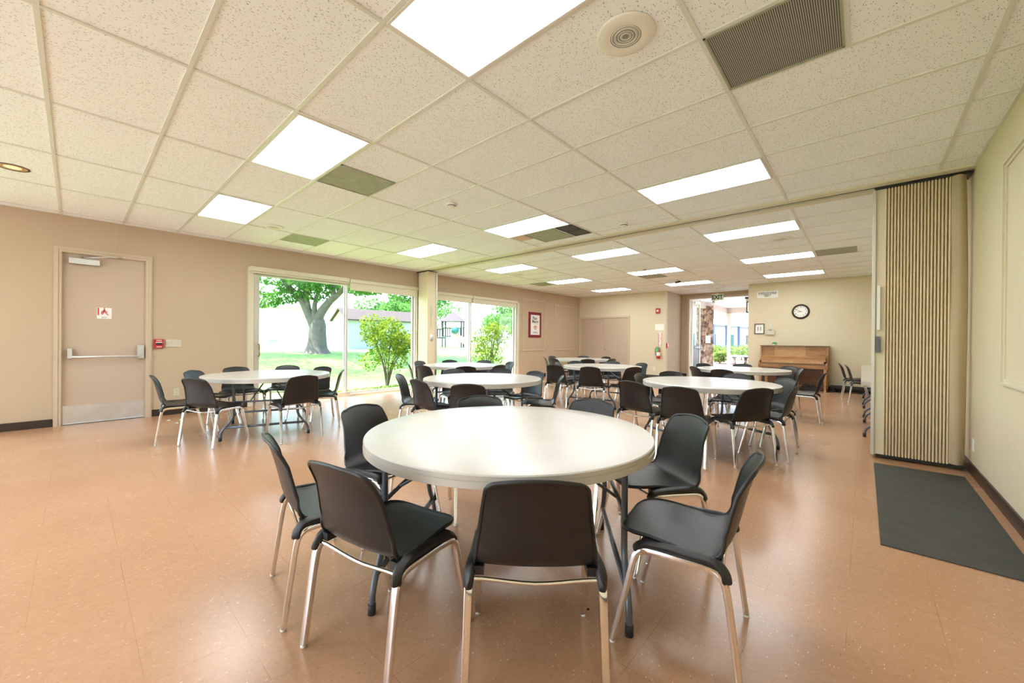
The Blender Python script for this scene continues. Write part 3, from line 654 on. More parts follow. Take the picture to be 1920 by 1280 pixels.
bm = B(); cyl(bm, (0, 0, 0), (0, 0, -.05), .02); obj('mount', bm, 'white', s)
bm = B(); cyl(bm, (-.05, -.03, -.08), (.06, .03, -.05), .028); obj('camera_body', bm, 'black', s)
s = thing('recessed_downlight', 'round gold recessed downlight at the left edge of the ceiling', 'ceiling light', (-6.32, -.42, HC))
bm = B(); lathe(bm, [(.098, -.002), (.112, -.004), (.113, 0)], 40); obj('trim_ring', bm, 'brown', s)
bm = B(); lathe(bm, [(.10, -.001), (.094, .03), (.08, .045)], 40); lathe(bm, [(.098, -.0015), (.06, -.0012)], 40); obj('reflector', bm, 'lampgold', s)
bm = B(); lathe(bm, [(0, -.001), (.062, -.0012)], 30); obj('lamp_face', bm, 'bulb', s)

# ------------------------------------------------------------------ folding partitions
def pleats(bm, x0, x1, y0, y1, z0, z1, n, amp, mi=0):
    """pleated front (facing -y) with flat back"""
    pts = []; N = n*8
    for i in range(N+1):
        t = i/N; ph = (t*n) % 1.0; pts.append((x0+(x1-x0)*t, y0-amp*abs(math.sin(PI*ph))**.45 if .02 < ph < .98 else y0))
    pts += [(x1, y1), (x0, y1)]
    lo = [bm.verts.new((x, y, z0)) for x, y in pts]; hi = [bm.verts.new((x, y, z1)) for x, y in pts]
    m = len(pts)
    for i in range(m):
        f = bm.faces.new((lo[i], lo[(i+1) % m], hi[(i+1) % m], hi[i])); f.material_index = mi
    bm.faces.new(hi); bm.faces.new(lo[::-1])
PL = (.42, 5.8, 0)
s = thing('folding_partition', 'tall tan accordion partition folded against the right wall', 'room divider', PL)
bm = B(); pleats(bm, .15, .63, 5.765, 5.90, .05, 2.865, 20, .055); sub('pleated_curtain', bm, 'part', s, PL, smooth_angle=50)
bm = B()
prev = None
for i in range(15):
    t = i/14; z = .06+t*2.80; xw = .035*math.sin(t*PI)+.01*math.sin(t*9); ring = []
    for k in range(9):
        a = k/8; x = .625+(.115+ .02*math.sin(t*PI))*a; y = 5.715-.05*math.sin(PI*a)-.012*math.sin(t*7+a*3)+.05*a
        if a == 1: x = .735+.008*math.sin(t*5)
        ring.append(bm.verts.new((x, y, z)))
    if prev:
        for k in range(8): f_ = bm.faces.new((prev[k], prev[k+1], ring[k+1], ring[k])); f_.smooth = True
    prev = ring
bmesh.ops.solidify(bm, geom=bm.faces[:], thickness=.006)
sub('loose_end_flap', bm, 'part', s, PL, smooth_angle=60)
bm = B(); box(bm, .085, .155, 5.72, 5.90, .05, 2.865); bevel(bm, .012); sub('lead_panel', bm, 'partpale', s, PL)
bm = B(); box(bm, .062, .086, 5.70, 5.92, .04, 2.87); sub('lead_post', bm, 'alu', s, PL)
bm = B(); box(bm, .10, .125, 5.685, 5.715, 1.37, 1.84); bevel(bm, .006); sub('handle_bar', bm, 'white', s, PL)
bm = B(); box(bm, .095, .13, 5.69, 5.72, 1.13, 1.30); bevel(bm, .008); box(bm, .105, .12, 5.675, 5.69, 1.17, 1.26); sub('latch', bm, 'tleg', s, PL)
bm = B(); box(bm, .07, .76, 5.70, 5.92, 2.86, 2.882); box(bm, .10, .74, 5.735, 5.92, .02, .05); sub('sweep_seal', bm, 'black', s, PL)
PL = (-7.98, 5.75, 0)
s = thing('folding_partition', 'pale ribbed accordion partition folded between the two glass doors', 'room divider', PL)
bm = B(); pleats(bm, -8.15, -7.79, 5.64, 5.86, .03, 2.86, 12, .010); sub('pleated_curtain', bm, 'partpale', s, PL, smooth_angle=50)
bm = B(); box(bm, -7.79, -7.765, 5.62, 5.88, .03, 2.865); sub('lead_panel', bm, 'part', s, PL)
bm = B(); box(bm, -7.77, -7.75, 5.86, 5.90, .03, 2.865); sub('lead_post', bm, 'alu', s, PL)
for z0, z1 in ((1.83, 2.03), (1.55, 1.80)):
    bm = B(); sweep(bm, smoothpath([(-7.765, 5.74, z0), (-7.735, 5.74, z0+.015), (-7.735, 5.74, z1-.015), (-7.765, 5.74, z1)], 4), rrect(.02, .012, .004), hint=(0, 1, 0)); sub('pull_handle', bm, 'steel', s, PL)
bm = B(); lathe(bm, [(0, .02), (.03, .018), (.045, 0)], 20, M4=Matrix.Translation((-7.765, 5.75, 1.27)) @ Matrix.Rotation(PI/2, 4, 'Y') @ Matrix.Diagonal((2.0, 1, 1, 1))); sub('latch_cup', bm, 'steel', s, PL)
bm = B(); box(bm, -8.19, -7.75, 5.61, 5.90, 2.862, 2.882); sub('top_carrier', bm, 'black', s, PL)

# floor mat
bm = B(); box(bm, .085, .70, 3.28, 5.47, 0, .007); bevel(bm, .003); o = obj('rubber_mat', shift(bm, (.39, 4.37, 0)), 'mat'); o.location = (.39, 4.37, 0); tag(o, 'dark grey rectangular rubber mat along the right wall', 'mat')
# red scraps on the floor
for x, y, lb in ((-.62, .78, 'small red scrap on the floor at the bottom edge of the photo'), (-.93, 1.57, 'small red scrap on the floor under the nearest table')):
    bm = B(); vs = []
    pts = [(math.cos(a)*.011*random.uniform(.6, 1.1), math.sin(a)*.007*random.uniform(.6, 1.1)) for a in [2*PI*i/9 for i in range(9)]]
    f0 = bm.faces.new([bm.verts.new((p[0], p[1], 0)) for p in pts]); bmesh.ops.solidify(bm, geom=[f0], thickness=-.002); o = obj('paper_scrap', bm, 'redp'); o.location = (x, y, .0005); tag(o, lb, 'litter')
for k, (x, y) in enumerate(((-7.55, 1.06), (-7.62, .93), (-7.3, .98))):
    bm = B(); bmesh.ops.create_icosphere(bm, subdivisions=2, radius=.02)
    for v in bm.verts: v.co = Vector((v.co.x*random.uniform(.8, 1.5), v.co.y*random.uniform(.8, 1.3), max(v.co.z*.35, -.004)))
    o = obj('crumpled_paper', bm, 'paper'); o.location = (x, y, .006); tag(o, 'bit of white litter on the floor between the exit door and the left table', 'litter', 'white litter near the left wall')

# ------------------------------------------------------------------ round table
def make_table(label, loc, rz):
    s = thing('round_table', label, 'table', loc, rz, 'round white folding tables')
    bm = B(); R = .752
    lathe(bm, [(0, .742), (.60, .7425), (R-.012, .742), (R-.004, .7405), (R, .736), (R, .719), (R-.003, .7175), (R-.003, .7155), (R+.001, .714), (R+.001, .688), (R-.006, .685), (R-.02, .685), (R-.026, .70), (R-.05, .712), (0, .712)], 96)
    obj('tabletop', bm, 'ttop', s, smooth_angle=28)
    for sy in (-1, 1):
        yf = .56*sy; lf = None
        for sx in (-1, 1):
            bm = B(); P = smoothpath([(sx*.335, yf, .712), (sx*.335, yf, .50), (sx*.335, yf, .34), (sx*.345, yf, .27), (sx*.385, yf, .20), (sx*.43, yf, .145), (sx*.458, yf, .09), (sx*.465, yf, .02)], 4); sweep(bm, P, circ(.0145, 12), hint=(0, 1, 0))
            lg = obj('leg', bm, 'tleg', s)
            bm = B(); cyl(bm, (sx*.465, yf, 0), (sx*.464, yf, .045), .0175, 14); obj('foot_cap', bm, 'rubber', lg)
        bm = B(); sweep(bm, [(-.42, yf, .155), (.42, yf, .155)], rrect(.022, .028, .006, 2)); obj('crossbar', bm, 'tleg', s)
        bm = B(); sweep(bm, [(-.335, yf, .455), (.335, yf, .455)], circ(.011, 10)); obj('crossbar', bm, 'tleg', s)
        bm = B()
        for sx in (-1, 1): sweep(bm, [(sx*.17, yf, .455), (sx*.05, yf*.42, .64), (sx*.05, yf*.18, .705)], circ(.008, 8))
        sweep(bm, [(-.07, yf*.42, .64), (.07, yf*.42, .64)], circ(.007, 8)); box(bm, -.09, .09, sy*.10-.03, sy*.10+.03, .702, .713)
        obj('folding_brace', bm, 'tleg', s)
        bm = B(); box(bm, -.40, .40, yf-.02, yf+.02, .700, .713); obj('mounting_channel', bm, 'tleg', s)
    return s
TN = {'T1': 'nearest round table', 'T2': 'round table by the exit door', 'T3': 'round table straight behind the nearest one', 'T4': 'round table against the far glass door', 'T5': 'round table before the double doors', 'T6': 'farthest round table by the poster', 'T7': 'round table right of centre', 'T8': 'round table in front of the piano'}
TT = {'T1': ((-1.445, 1.595), 126, 'large white round folding table nearest the camera'), 'T2': ((-6.05, 1.776), 71, 'white round folding table standing alone at left near the exit door'),
      'T3': ((-3.66, 3.52), 20, 'white round folding table straight behind the nearest table'), 'T4': ((-5.87, 5.09), 75, 'white round folding table at the window side by the pale partition'),
      'T5': ((-3.85, 6.95), 8.6, 'white round folding table in mid room before the beige double doors'), 'T6': ((-5.72, 9.23), 30, 'white round folding table farthest away below the maroon poster'),
      'T7': ((-1.41, 5.15), -31, 'white round folding table right of centre with greenish rim'), 'T8': ((-1.66, 8.15), 10, 'white round folding table in front of the piano with a chipped rim')}
t0 = None
for k, (c_, a_, lb) in TT.items():
    if t0 is None: t0 = make_table(lb, (*c_, 0), math.radians(a_))
    else: dup(t0, (*c_, 0), math.radians(a_), lb)

# ------------------------------------------------------------------ chair
def make_chair(label, loc, rz, group):
    s = thing('stacking_chair', label, 'chair', loc, rz, group)
    prof = smoothpath([(0, .226, .436), (0, .205, .443), (0, .17, .447), (0, .08, .444), (0, -.02, .434), (0, -.10, .430), (0, -.155, .440), (0, -.19, .475), (0, -.21, .535), (0, -.226, .605), (0, -.244, .675), (0, -.264, .738), (0, -.286, .780)], 4)
    N = len(prof); S = [0.]
    for a, b in zip(prof, prof[1:]): S.append(S[-1]+(b-a).length)
    Lt = S[-1]
    hwk = [(0, .183), (.10, .196), (.30, .206), (.45, .212), (.55, .211), (.70, .198), (.85, .182), (1, .166)]
    def hw(t):
        for (a, va), (b, vb) in zip(hwk, hwk[1:]):
            if t <= b: return va+(vb-va)*(t-a)/(b-a)
        return hwk[-1][1]
    rows = []; cols = 12
    # add extra rows near both ends for rounded corners
    svals = sorted(set([0, .003, .009, .018, .03, .045, .06] + [Lt-x for x in (0, .003, .009, .02, .034, .05)] + [x for x in S if .07 < x < Lt-.06]))
    def at(sv):
        for i in range(N-1):
            if sv <= S[i+1]+1e-9:
                k = (sv-S[i])/(S[i+1]-S[i]); return prof[i].lerp(prof[i+1], k), (prof[i+1]-prof[i]).normalized()
        return prof[-1], (prof[-1]-prof[-2]).normalized()
    for sv in svals:
        p, tg = at(sv); t = sv/Lt; nrm = Vector((1, 0, 0)).cross(tg); nrm = -nrm if nrm.z < 0 or (abs(nrm.z) < .3 and nrm.y < 0) else nrm
        if t > .5 and nrm.y < 0: nrm = -nrm
        rc = .055; w_ = hw(t); e = min(sv, Lt-sv)
        rc = .085 if sv < Lt/2 else .045
        if e < rc: w_ -= rc*(1-math.sqrt(max(0, 1-((rc-e)/rc)**2)))
        cc = (.010+.028*max(0, min(1, (t-.5)/.15)))*min(1, .15+t/.2); nd = nrm if t < .5 else nrm.lerp(Vector((0, 1, -.22)), min(1, (t-.5)/.2)).normalized(); crown = .010*max(0, (t-.85)/.15)
        if t > .85: cc -= .018*(t-.85)/.15
        row = []
        for j in range(cols+1):
            q = -1+2*j/cols; q = math.copysign(abs(q)**.85, q)
            row.append(p+Vector((q*w_, 0, -crown*q*q))+nd*(cc*abs(q)**2.4))
        rows.append((row, nrm))
    bm = B(); th = .0055
    top = [[bm.verts.new(v) for v in r_] for r_, n_ in rows]; bot = [[bm.verts.new(v-n_*th) for v in r_] for r_, n_ in rows]
    R_ = len(rows)
    for i in range(R_-1):
        for j in range(cols):
            a = bm.faces.new((top[i][j], top[i][j+1], top[i+1][j+1], top[i+1][j])); b = bm.faces.new((bot[i][j], bot[i+1][j], bot[i+1][j+1], bot[i][j+1])); a.smooth = b.smooth = True
    loop = [(i, 0) for i in range(R_)]+[(R_-1, j) for j in range(1, cols+1)]+[(i, cols) for i in range(R_-2, -1, -1)]+[(0, j) for j in range(cols-1, 0, -1)]
    for (a, b), (c_, d) in zip(loop, loop[1:]+loop[:1]): bm.faces.new((top[a][b], bot[a][b], bot[c_][d], top[c_][d]))
    rim = [top[a][b].co-rows[a][1]*th*.6 for a, b in loop]
    sweep(bm, rim, circ(.0058, 8, .0085), closed=True)
    for sx in (-1, 1):   # moulded rails over the frame
        P = smoothpath([(sx*.232, -.183, .372), (sx*.230, -.174, .406), (sx*.226, -.140, .432), (sx*.220, -.05, .434), (sx*.220, .07, .430), (sx*.224, .118, .420), (sx*.226, .140, .396)], 4)
        sweep(bm, P, rrect(.036, .026, .008, 2), hint=(sx*.3, 0, 1), scale=[.8]+[1]*(len(P)-2)+[.8])
        # fillet between shell edge and rail
        for (y0, y1, z0, z1) in ((-.165, .12, .414, .446),):
            vs = box(bm, min(sx*.18, sx*.222), max(sx*.18, sx*.222), y0, y1, z0-.006, z1-.008)
    obj('seat_shell', bm, 'shell', s, smooth_angle=45)
    sec = rrect(.025, .031, .005, 2)
    for sy, P in ((-1, [(.226, -.05, .408), (.226, -.13, .405), (.229, -.165, .388), (.231, -.182, .345), (.233, -.20, .22), (.236, -.228, .012)]), (1, [(.226, -.05, .408), (.226, .085, .408), (.228, .128, .392), (.230, .146, .348), (.232, .175, .22), (.236, .226, .012)])):
        for sx in (-1, 1):
            pts = smoothpath([(sx*x, y, z) for x, y, z in P], 4); n_ = len(pts); sc_ = [1-.16*max(0, (i/n_-.3)/.7) for i in range(n_)]
            bm = B(); sweep(bm, pts, sec, hint=(1, 0, 0), scale=sc_)
            if sy > 0:
                for f_ in (.35, .72):
                    c_ = Vector((sx*.2215, .146+f_*.08, .348*(1-f_)+.012)); bmesh.ops.create_icosphere(bm, subdivisions=1, radius=.0055, matrix=Matrix.Translation(c_))
            lg = obj('leg', bm, 'chrome', s, smooth_angle=40)
            bm = B(); y = P[-1][1]; lathe(bm, [(0, 0), (.010, 0), (.0115, .003), (.0115, .012), (0, .012)], 12, (sx*.2362, y)); obj('foot_glide', bm, 'glide', lg)
    for y, dip in ((-.168, .012), (.10, .0)):
        bm = B(); sweep(bm, smoothpath([(-.226, y, .398), (-.17, y+.004, .394), (0, y+.01, .388-dip), (.17, y+.004, .394), (.226, y, .398)], 4), circ(.0075, 8)); obj('cross_bar', bm, 'chrome', s, smooth_angle=60)
    return s
CH = {
    'T1': [(-0.952, 1.196, 131), (-2.052, 2.004, 326), (-1.5, 2.358, 275), (-2.252, 1.355, 16), (-0.928, 2.263, 233), (-1.46, 0.88, 101), (-1.985, 0.86, 78), (-0.57, 1.74, 189)],
    'T2': [(-6.171, 0.873, 82), (-6.581, 1.252, 45), (-5.663, 1.104, 120), (-6.93, 1.683, 6), (-6.851, 2.226, 331), (-6.336, 2.422, 294), (-5.777, 2.374, 245), (-5.281, 1.832, 184)],
    'T3': [(-4.24, 2.957, 44), (-3.7, 2.819, 87), (-3.147, 2.865, 128), (-3.065, 3.972, 217), (-3.571, 4.211, 263), (-4.122, 4.255, 302), (-4.383, 3.76, 342)],
    'T4': [(-6.285, 4.444, 57), (-6.647, 4.87, 16), (-6.576, 5.423, 335), (-6.154, 5.814, 291), (-5.572, 5.814, 248), (-5.178, 5.14, 184), (-5.225, 4.587, 142), (-5.749, 4.293, 99)],
    'T5': [(-4.30, 6.20, 96), (-4.468, 6.751, 18), (-3.613, 6.208, 108), (-3.197, 6.616, 153), (-3.531, 7.617, 244), (-4.079, 7.719, 287), (-4.536, 7.304, 333)],
    'T6': [(-6.285, 8.74, 41), (-6.489, 9.259, 358), (-5.85, 8.39, 81), (-6.115, 9.929, 299), (-5.559, 9.931, 257), (-5.009, 9.139, 173), (-5.214, 8.62, 130)],
    'T7': [(-1.90, 4.43, 78), (-2.043, 5.209, 355), (-1.37, 4.252, 93), (-1.974, 5.761, 313), (-0.894, 5.673, 225), (-1.347, 5.995, 266), (-0.78, 5.1, 178), (-0.96, 4.61, 143)],
    'T8': [(-2.113, 7.705, 44), (-2.281, 8.591, 325), (-1.805, 8.903, 281), (-1.711, 7.321, 86), (-1.191, 8.842, 236), (-1.06, 8.3, 194), (-0.7, 7.63, 180)],
}
# what each chair looks like from the viewpoint, in the order above
CL = {
    'T1': ['turned back-on to the camera, centre front', 'far side, left of centre, only its top showing', 'far side, right of centre, only its top showing', 'at its far left, facing us with seat tucked under', 'at its far right, facing left with a shiny back', 'front left, back turned, green glint on seat', 'left end, edge-on behind the front left chair', 'at its front right, turned sideways showing its whole seat'],
    'T2': ['pulled out nearest the exit door, seen from the side', 'tucked in at its left, bluish sheen on the back', 'at its near left with back to us', 'far side in front of the blank wall', 'far side, left of two against the lawn', 'far side, right of two against the lawn', 'at its right end, seen edge-on against the glass', 'at its near right, back turned and facing left'],
    'T3': ['at its left end, seen edge-on against the bush', 'near left, back half turned to us', 'on its near side, squarely back-on', 'at its right end, edge-on with greenish seat', 'at its far right, dark back facing us', 'far side right of centre, rounded top showing', 'far side left of centre, rounded top showing'],
    'T4': ['left end, edge-on, greenish against the glass', 'at its far left in front of the pale partition', 'far side left, seen against the bright playground', 'far side right, seen against the outdoor bush', 'at its right end, pale greenish back', 'at its near right, half hidden by other chairs', 'on its near side, bluish back turned to us', 'at its near left, facing right beside the next table'],
    'T5': ['at its near left, black back turned to us', 'at its left, facing right behind the black-backed chair', 'near side, squarely back-on with chrome legs', 'at its near right, back turned to us', 'at its right end beyond the back-turned chair', 'far side right of centre, dark sliver of top', 'far side left of centre, dark sliver of top'],
    'T6': ['at its left, edge-on and thin, nearest the poster', 'at its far left, small dark top', 'at its near left with bluish back', 'far side before the left double door leaf', 'far side near the lever handle', 'at its right end, thin tilted edge', 'on its near side, dark back to us'],
    'T7': ['at its near left, back half turned to us', 'left end, facing right beyond its back-turned neighbour', 'on its near side, squarely back-on', 'far left, only its rounded top showing', 'at its far right, large grey-green back facing us', 'far side toward the piano, rounded top showing', 'at its right end, edge-on with splayed legs', 'at its near right, back turned and facing left'],
    'T8': ['at its left end beside the alcove corner', 'at its far left against the open doorway', 'far side right, top against the doorway light', 'on its near side, bluish back turned to us', 'at its far right in front of the piano', 'at its right, edge-on in front of another chair', 'pulled out at its right, alone on the open floor'],
}
c0 = None
for k, L_ in CH.items():
    for (x, y, h), lb in zip(L_, CL[k]):
        lab = 'black chair at the %s, %s' % ({'T1': 'nearest table', 'T2': 'exit-door table', 'T3': 'second table back', 'T4': 'window-side table', 'T5': 'mid-room table', 'T6': 'farthest table', 'T7': 'right-centre table', 'T8': 'piano-side table'}[k], lb)
        g = 'black chairs around the %s' % TN[k]
        # keep labels within 16 words
        words = lab.replace(',', ' ,').split()
        if c0 is None: c0 = make_chair(lab, (x, y, 0), math.radians(h-90), g)
        else: dup(c0, (x, y, 0), math.radians(h-90), lab, g)
for x, y, h, lb in ((-.13, 11.35, 4, 'black chair nearest the piano wall, at the long white tables'), (.0, 10.62, 2, 'black chair at the long white tables, nearer of the two')):
    dup(c0, (x, y, 0), math.radians(h-90), lb, 'black chairs at the long white tables')
# ------------------------------------------------------------------ rectangular tables behind the partition
def rect_table(loc, label):
    s = thing('rectangular_table', label, 'table', loc, 0, 'long white folding tables on the right')
    bm = B(); box(bm, -.37, .37, -.91, .91, .695, .742); bevel(bm, .014, 3); obj('tabletop', bm, 'ttop', s)
    for sy in (-1, 1):
        for sx in (-1, 1):
            bm = B(); sweep(bm, smoothpath([(sx*.14, sy*.62, .70), (sx*.14, sy*.62, .40), (sx*.16, sy*.62, .28), (sx*.25, sy*.62, .17), (sx*.315, sy*.62, .10), (sx*.33, sy*.62, .02)], 4), circ(.014, 10), hint=(0, 1, 0)); lg = obj('leg', bm, 'tleg', s)
            bm = B(); cyl(bm, (sx*.33, sy*.62, 0), (sx*.33, sy*.62, .05), .018); obj('foot_cap', bm, 'rubber', lg)
        bm = B(); sweep(bm, [(-.14, sy*.62, .42), (.14, sy*.62, .42)], circ(.011, 8)); sweep(bm, [(-.25, sy*.62, .17), (.25, sy*.62, .17)], circ(.011, 8)); obj('crossbar', bm, 'tleg', s)
        bm = B(); sweep(bm, [(0, sy*.62, .42), (0, sy*.2, .69)], circ(.009, 8)); obj('folding_brace', bm, 'tleg', s)
    return s
a_ = rect_table((.33, 11.15, 0), 'long white folding table near the piano wall, right of the two black chairs')
dup(a_, (.345, 7.55, 0), 0, 'long white folding table just behind the tan folded partition')
dup(a_, (.34, 9.35, 0), 0, 'long white folding table between the other two on the right')

# ------------------------------------------------------------------ piano
PX0, PX1 = -2.13, -.665
s = thing('upright_piano', 'brown walnut upright piano against the end wall', 'piano', ((PX0+PX1)/2, 12.75, 0)); PLc = ((PX0+PX1)/2, 12.75, 0)
def pp(name, bm, m, par=None, **k): return sub(name, bm, m, par or s, PLc, **k)
for x0 in (PX0, PX1-.035):
    bm = B()
    prof = [(13.0, 0), (13.0, 1.13), (12.70, 1.13), (12.695, .84), (12.52, .74), (12.40, .72), (12.375, .66), (12.38, .57), (12.66, .55), (12.70, .50), (12.70, 0)]
    a = [bm.verts.new((x0, y, z)) for y, z in prof]; b = [bm.verts.new((x0+.035, y, z)) for y, z in prof]
    bm.faces.new(a); bm.faces.new(b[::-1])
    for i in range(len(prof)): j = (i+1) % len(prof); bm.faces.new((a[i], a[j], b[j], b[i]))
    pp('side_panel', bm, 'wood')
bm = B(); box(bm, PX0-.012, PX1+.012, 12.675, 13.01, 1.13, 1.15); bevel(bm, .005); pp('lid', bm, 'wood3')
W_ = PX1-PX0-.07
for k, (f0, f1, m) in enumerate(((0, .205, 'wood'), (.205, .69, 'wood2'), (.69, 1, 'wood'))):
    bm = B(); box(bm, PX0+.035+W_*f0, PX0+.035+W_*f1, 12.735, 12.755, .86, 1.128); pp('upper_panel', bm, m)
bm = B(); box(bm, PX0+.035, PX1-.035, 12.66, 12.745, .845, .875); bevel(bm, .006); pp('music_ledge', bm, 'wood2')
bm = B(); sweep(bm, [(PX0+.035, 12.55, .80), (PX1-.035, 12.55, .80)], [(-.13, -.045), (.11, .035), (.11, .055), (-.02, .05), (-.12, .015)], hint=(0, 0, 1), smooth=False); pp('fallboard', bm, 'wood')
bm = B(); box(bm, PX0+.07, PX1-.07, 12.395, 12.455, .70, .765); bevel(bm, .02, 4); fb = pp('fallboard_roll', bm, 'wood2')
bm = B(); box(bm, -1.44, -1.36, 12.392, 12.396, .722, .738); pp('name_badge', bm, 'brass', fb)
for q in (-.95, -.87, -.84, -.80):
    bm = B(); bmesh.ops.create_icosphere(bm, subdivisions=1, radius=.007, matrix=Matrix.Translation((q, 12.395, .728))); pp('chip', bm, 'paper', fb)
bm = B(); box(bm, PX0+.035, PX1-.035, 12.39, 12.70, .57, .66); bevel(bm, .006); pp('keybed', bm, 'wood')
bm = B(); box(bm, PX0+.035, PX1-.035, 12.395, 12.42, .66, .70); pp('key_slip', bm, 'wood3')
bm = B(); box(bm, PX0+.035, PX1-.035, 12.74, 12.76, .10, .57); pp('lower_panel', bm, 'wood3')
bm = B(); box(bm, PX0+.035, PX1-.035, 12.72, 12.99, .02, .10); pp('bottom_board', bm, 'wood3')
for x in (PX0+.01, PX1-.075):
    bm = B(); sweep(bm, [(x+.03, 12.43, .57), (x+.03, 12.43, .50), (x+.03, 12.43, .06)], rrect(.065, .065, .006, 1), scale=[1, .95, .62], smooth=False); lg = pp('leg', bm, 'wood2')
    bm = B(); box(bm, x+.008, x+.052, 12.408, 12.452, .0, .06); pp('ferrule', bm, 'brass', lg)
    bm = B(); box(bm, x, x+.06, 12.43, 12.72, .02, .07); pp('toe_rail', bm, 'wood3', lg)
for x in (-1.46, -1.40, -1.34):
    bm = B(); sweep(bm, [(x, 12.74, .07), (x, 12.66, .06), (x, 12.61, .04)], rrect(.03, .012, .004)); pp('pedal', bm, 'brass')
s = thing('piano_bench', 'wooden bench with turned legs tucked in front of the piano', 'bench', (-1.58, 12.18, 0))
bm = B(); box(bm, -.40, .40, -.17, .17, .45, .49); bevel(bm, .008); obj('seat', bm, 'wood3', s)
bm = B(); box(bm, -.36, .36, -.14, .14, .39, .45); obj('apron', bm, 'wood', s)
for sx in (-1, 1):
    for sy in (-1, 1):
        bm = B(); lathe(bm, [(0, 0), (.016, 0), (.02, .05), (.015, .08), (.024, .12), (.028, .20), (.018, .27), (.027, .29), (.018, .31), (.027, .34), (.028, .40), (0, .40)], 14, (sx*.33, sy*.12)); obj('leg', bm, 'wood2', s)
# plant on piano
s = thing('small_plant', 'tiny green plant on top of the piano', 'plant', (-1.83, 12.86, 1.15))
bm = B(); lathe(bm, [(0, 0), (.03, 0), (.04, .03), (.036, .03), (0, .025)], 14); obj('dish', bm, 'white', s)
bm = B()
for k in range(26):
    a = k*2.4; r_ = random.uniform(.03, .085); z = random.uniform(.03, .07); d = Vector((math.cos(a), math.sin(a), 0)); q = Vector((-d.y, d.x, 0)); b0 = Vector((0, 0, .025))
    p0, p1, p2, p3 = b0, b0+d*r_*.55+q*.015+Vector((0, 0, z)), d*r_+Vector((0, 0, z*.9)), b0+d*r_*.55-q*.015+Vector((0, 0, z))
    bm.faces.new([bm.verts.new(p) for p in (p0, p1, p2, p3)])
obj('leaves', bm, 'green', s)
# dolly + black cases at end wall
s = thing('table_dolly', 'low black flat cart along the base of the end wall right of the piano', 'cart', (-.05, 12.80, 0))
bm = B(); box(bm, -.58, .74, -.16, .16, .10, .125); box(bm, -.58, .74, -.16, -.13, .125, .15); box(bm, -.58, .74, .13, .16, .125, .15); obj('deck', bm, 'black', s)
for x in (-.5, .66):
    for y in (-.11, .11):
        bm = B(); cyl(bm, (x, y-.012, .035), (x, y+.012, .035), .035, 16); box(bm, x-.012, x+.012, y-.018, y+.018, .06, .10); obj('caster', bm, 'rubber', s)
bm = B(); box(bm, -.15, .15, -.10, .10, 0, .10); bevel(bm, .01); box(bm, -.11, -.03, -.08, .02, .10, .17); box(bm, .02, .10, -.05, .05, .10, .14); o = obj('black_case', bm, 'black'); o.location = (-1.03, 12.58, 0); tag(o, 'black equipment case on the floor under the right end of the piano', 'case')

# ------------------------------------------------------------------ entrance doorway
d3 = bpy.data.objects.new('door_3', None); C.objects.link(d3); L = (-3.6, 14.55, 0); d3.location = L; tag(d3, 'open glazed entrance doorway in the alcove', 'doorway', kind='structure')
bm = B(); frame_rect(bm, 'y', 0, -4.66, -2.5, 0, 2.80, .07, 14.46, 14.66, bottom=False); sub('door_frame', bm, 'trim', d3, L)
# open leaves swung outward
bm = B(); frame_rect(bm, 'x', 0, 14.70, 15.62, .02, 2.72, .09, -4.60, -4.555); lf = sub('door_leaf', bm, 'white', d3, L)
bm = B(); box(bm, -4.58, -4.574, 14.79, 15.53, 1.10, 2.63); sub('leaf_glass', bm, 'glass', lf, L)
bm = B(); box(bm, -4.59, -4.565, 14.79, 15.53, .11, 1.10); sub('lower_panel', bm, 'brown', lf, L)
bm = B(); sweep(bm, smoothpath([(-4.555, 15.50, .95), (-4.48, 15.50, .97), (-4.48, 15.50, 1.10), (-4.555, 15.50, 1.12)], 4), circ(.012, 8), hint=(0, 1, 0)); cyl(bm, (-4.50, 14.85, 1.03), (-4.50, 15.5, 1.03), .014); sub('push_bar', bm, 'steel', lf, L)
bm = B(); box(bm, -4.55, -4.50, 14.85, 15.1, 2.60, 2.68); cyl(bm, (-4.5, 14.9, 2.66), (-4.3, 14.75, 2.70), .01, 8); cyl(bm, (-4.3, 14.75, 2.70), (-4.1, 14.66, 2.74), .01, 8); sub('leaf_closer', bm, 'steel', lf, L)
s = thing('exit_sign', 'hanging green lettered exit sign in the entrance doorway', 'sign', (-3.56, 14.0, 2.69))
bm = B(); box(bm, -.17, .17, -.02, .02, -.10, .10); bevel(bm, .006); obj('sign_body', bm, 'paper', s)
text('exit_lettering', 'EXIT', .185, (-.01, -.0205, -.005), RY, 'greenp', s, sx=.85, bold=.009)
bm = B(); cyl(bm, (0, 0, .10), (0, 0, .18), .012, 8); box(bm, -.17, .17, -.04, .04, .18, HC-2.69); obj('canopy_mount', bm, 'white', s)
for x, lb in ((-3.86, 'small black door magnet left of the exit sign'), (-2.85, 'small black door magnet at the right of the doorway head')):
    bm = B(); box(bm, -.06, .06, -.04, .04, -.03, .03); box(bm, -.035, .035, -.03, .03, -.11, -.03, 1); o = obj('door_magnet', bm, ['black', 'alu']); o.location = (x, 14.69, 2.68); tag(o, lb, 'door magnet')

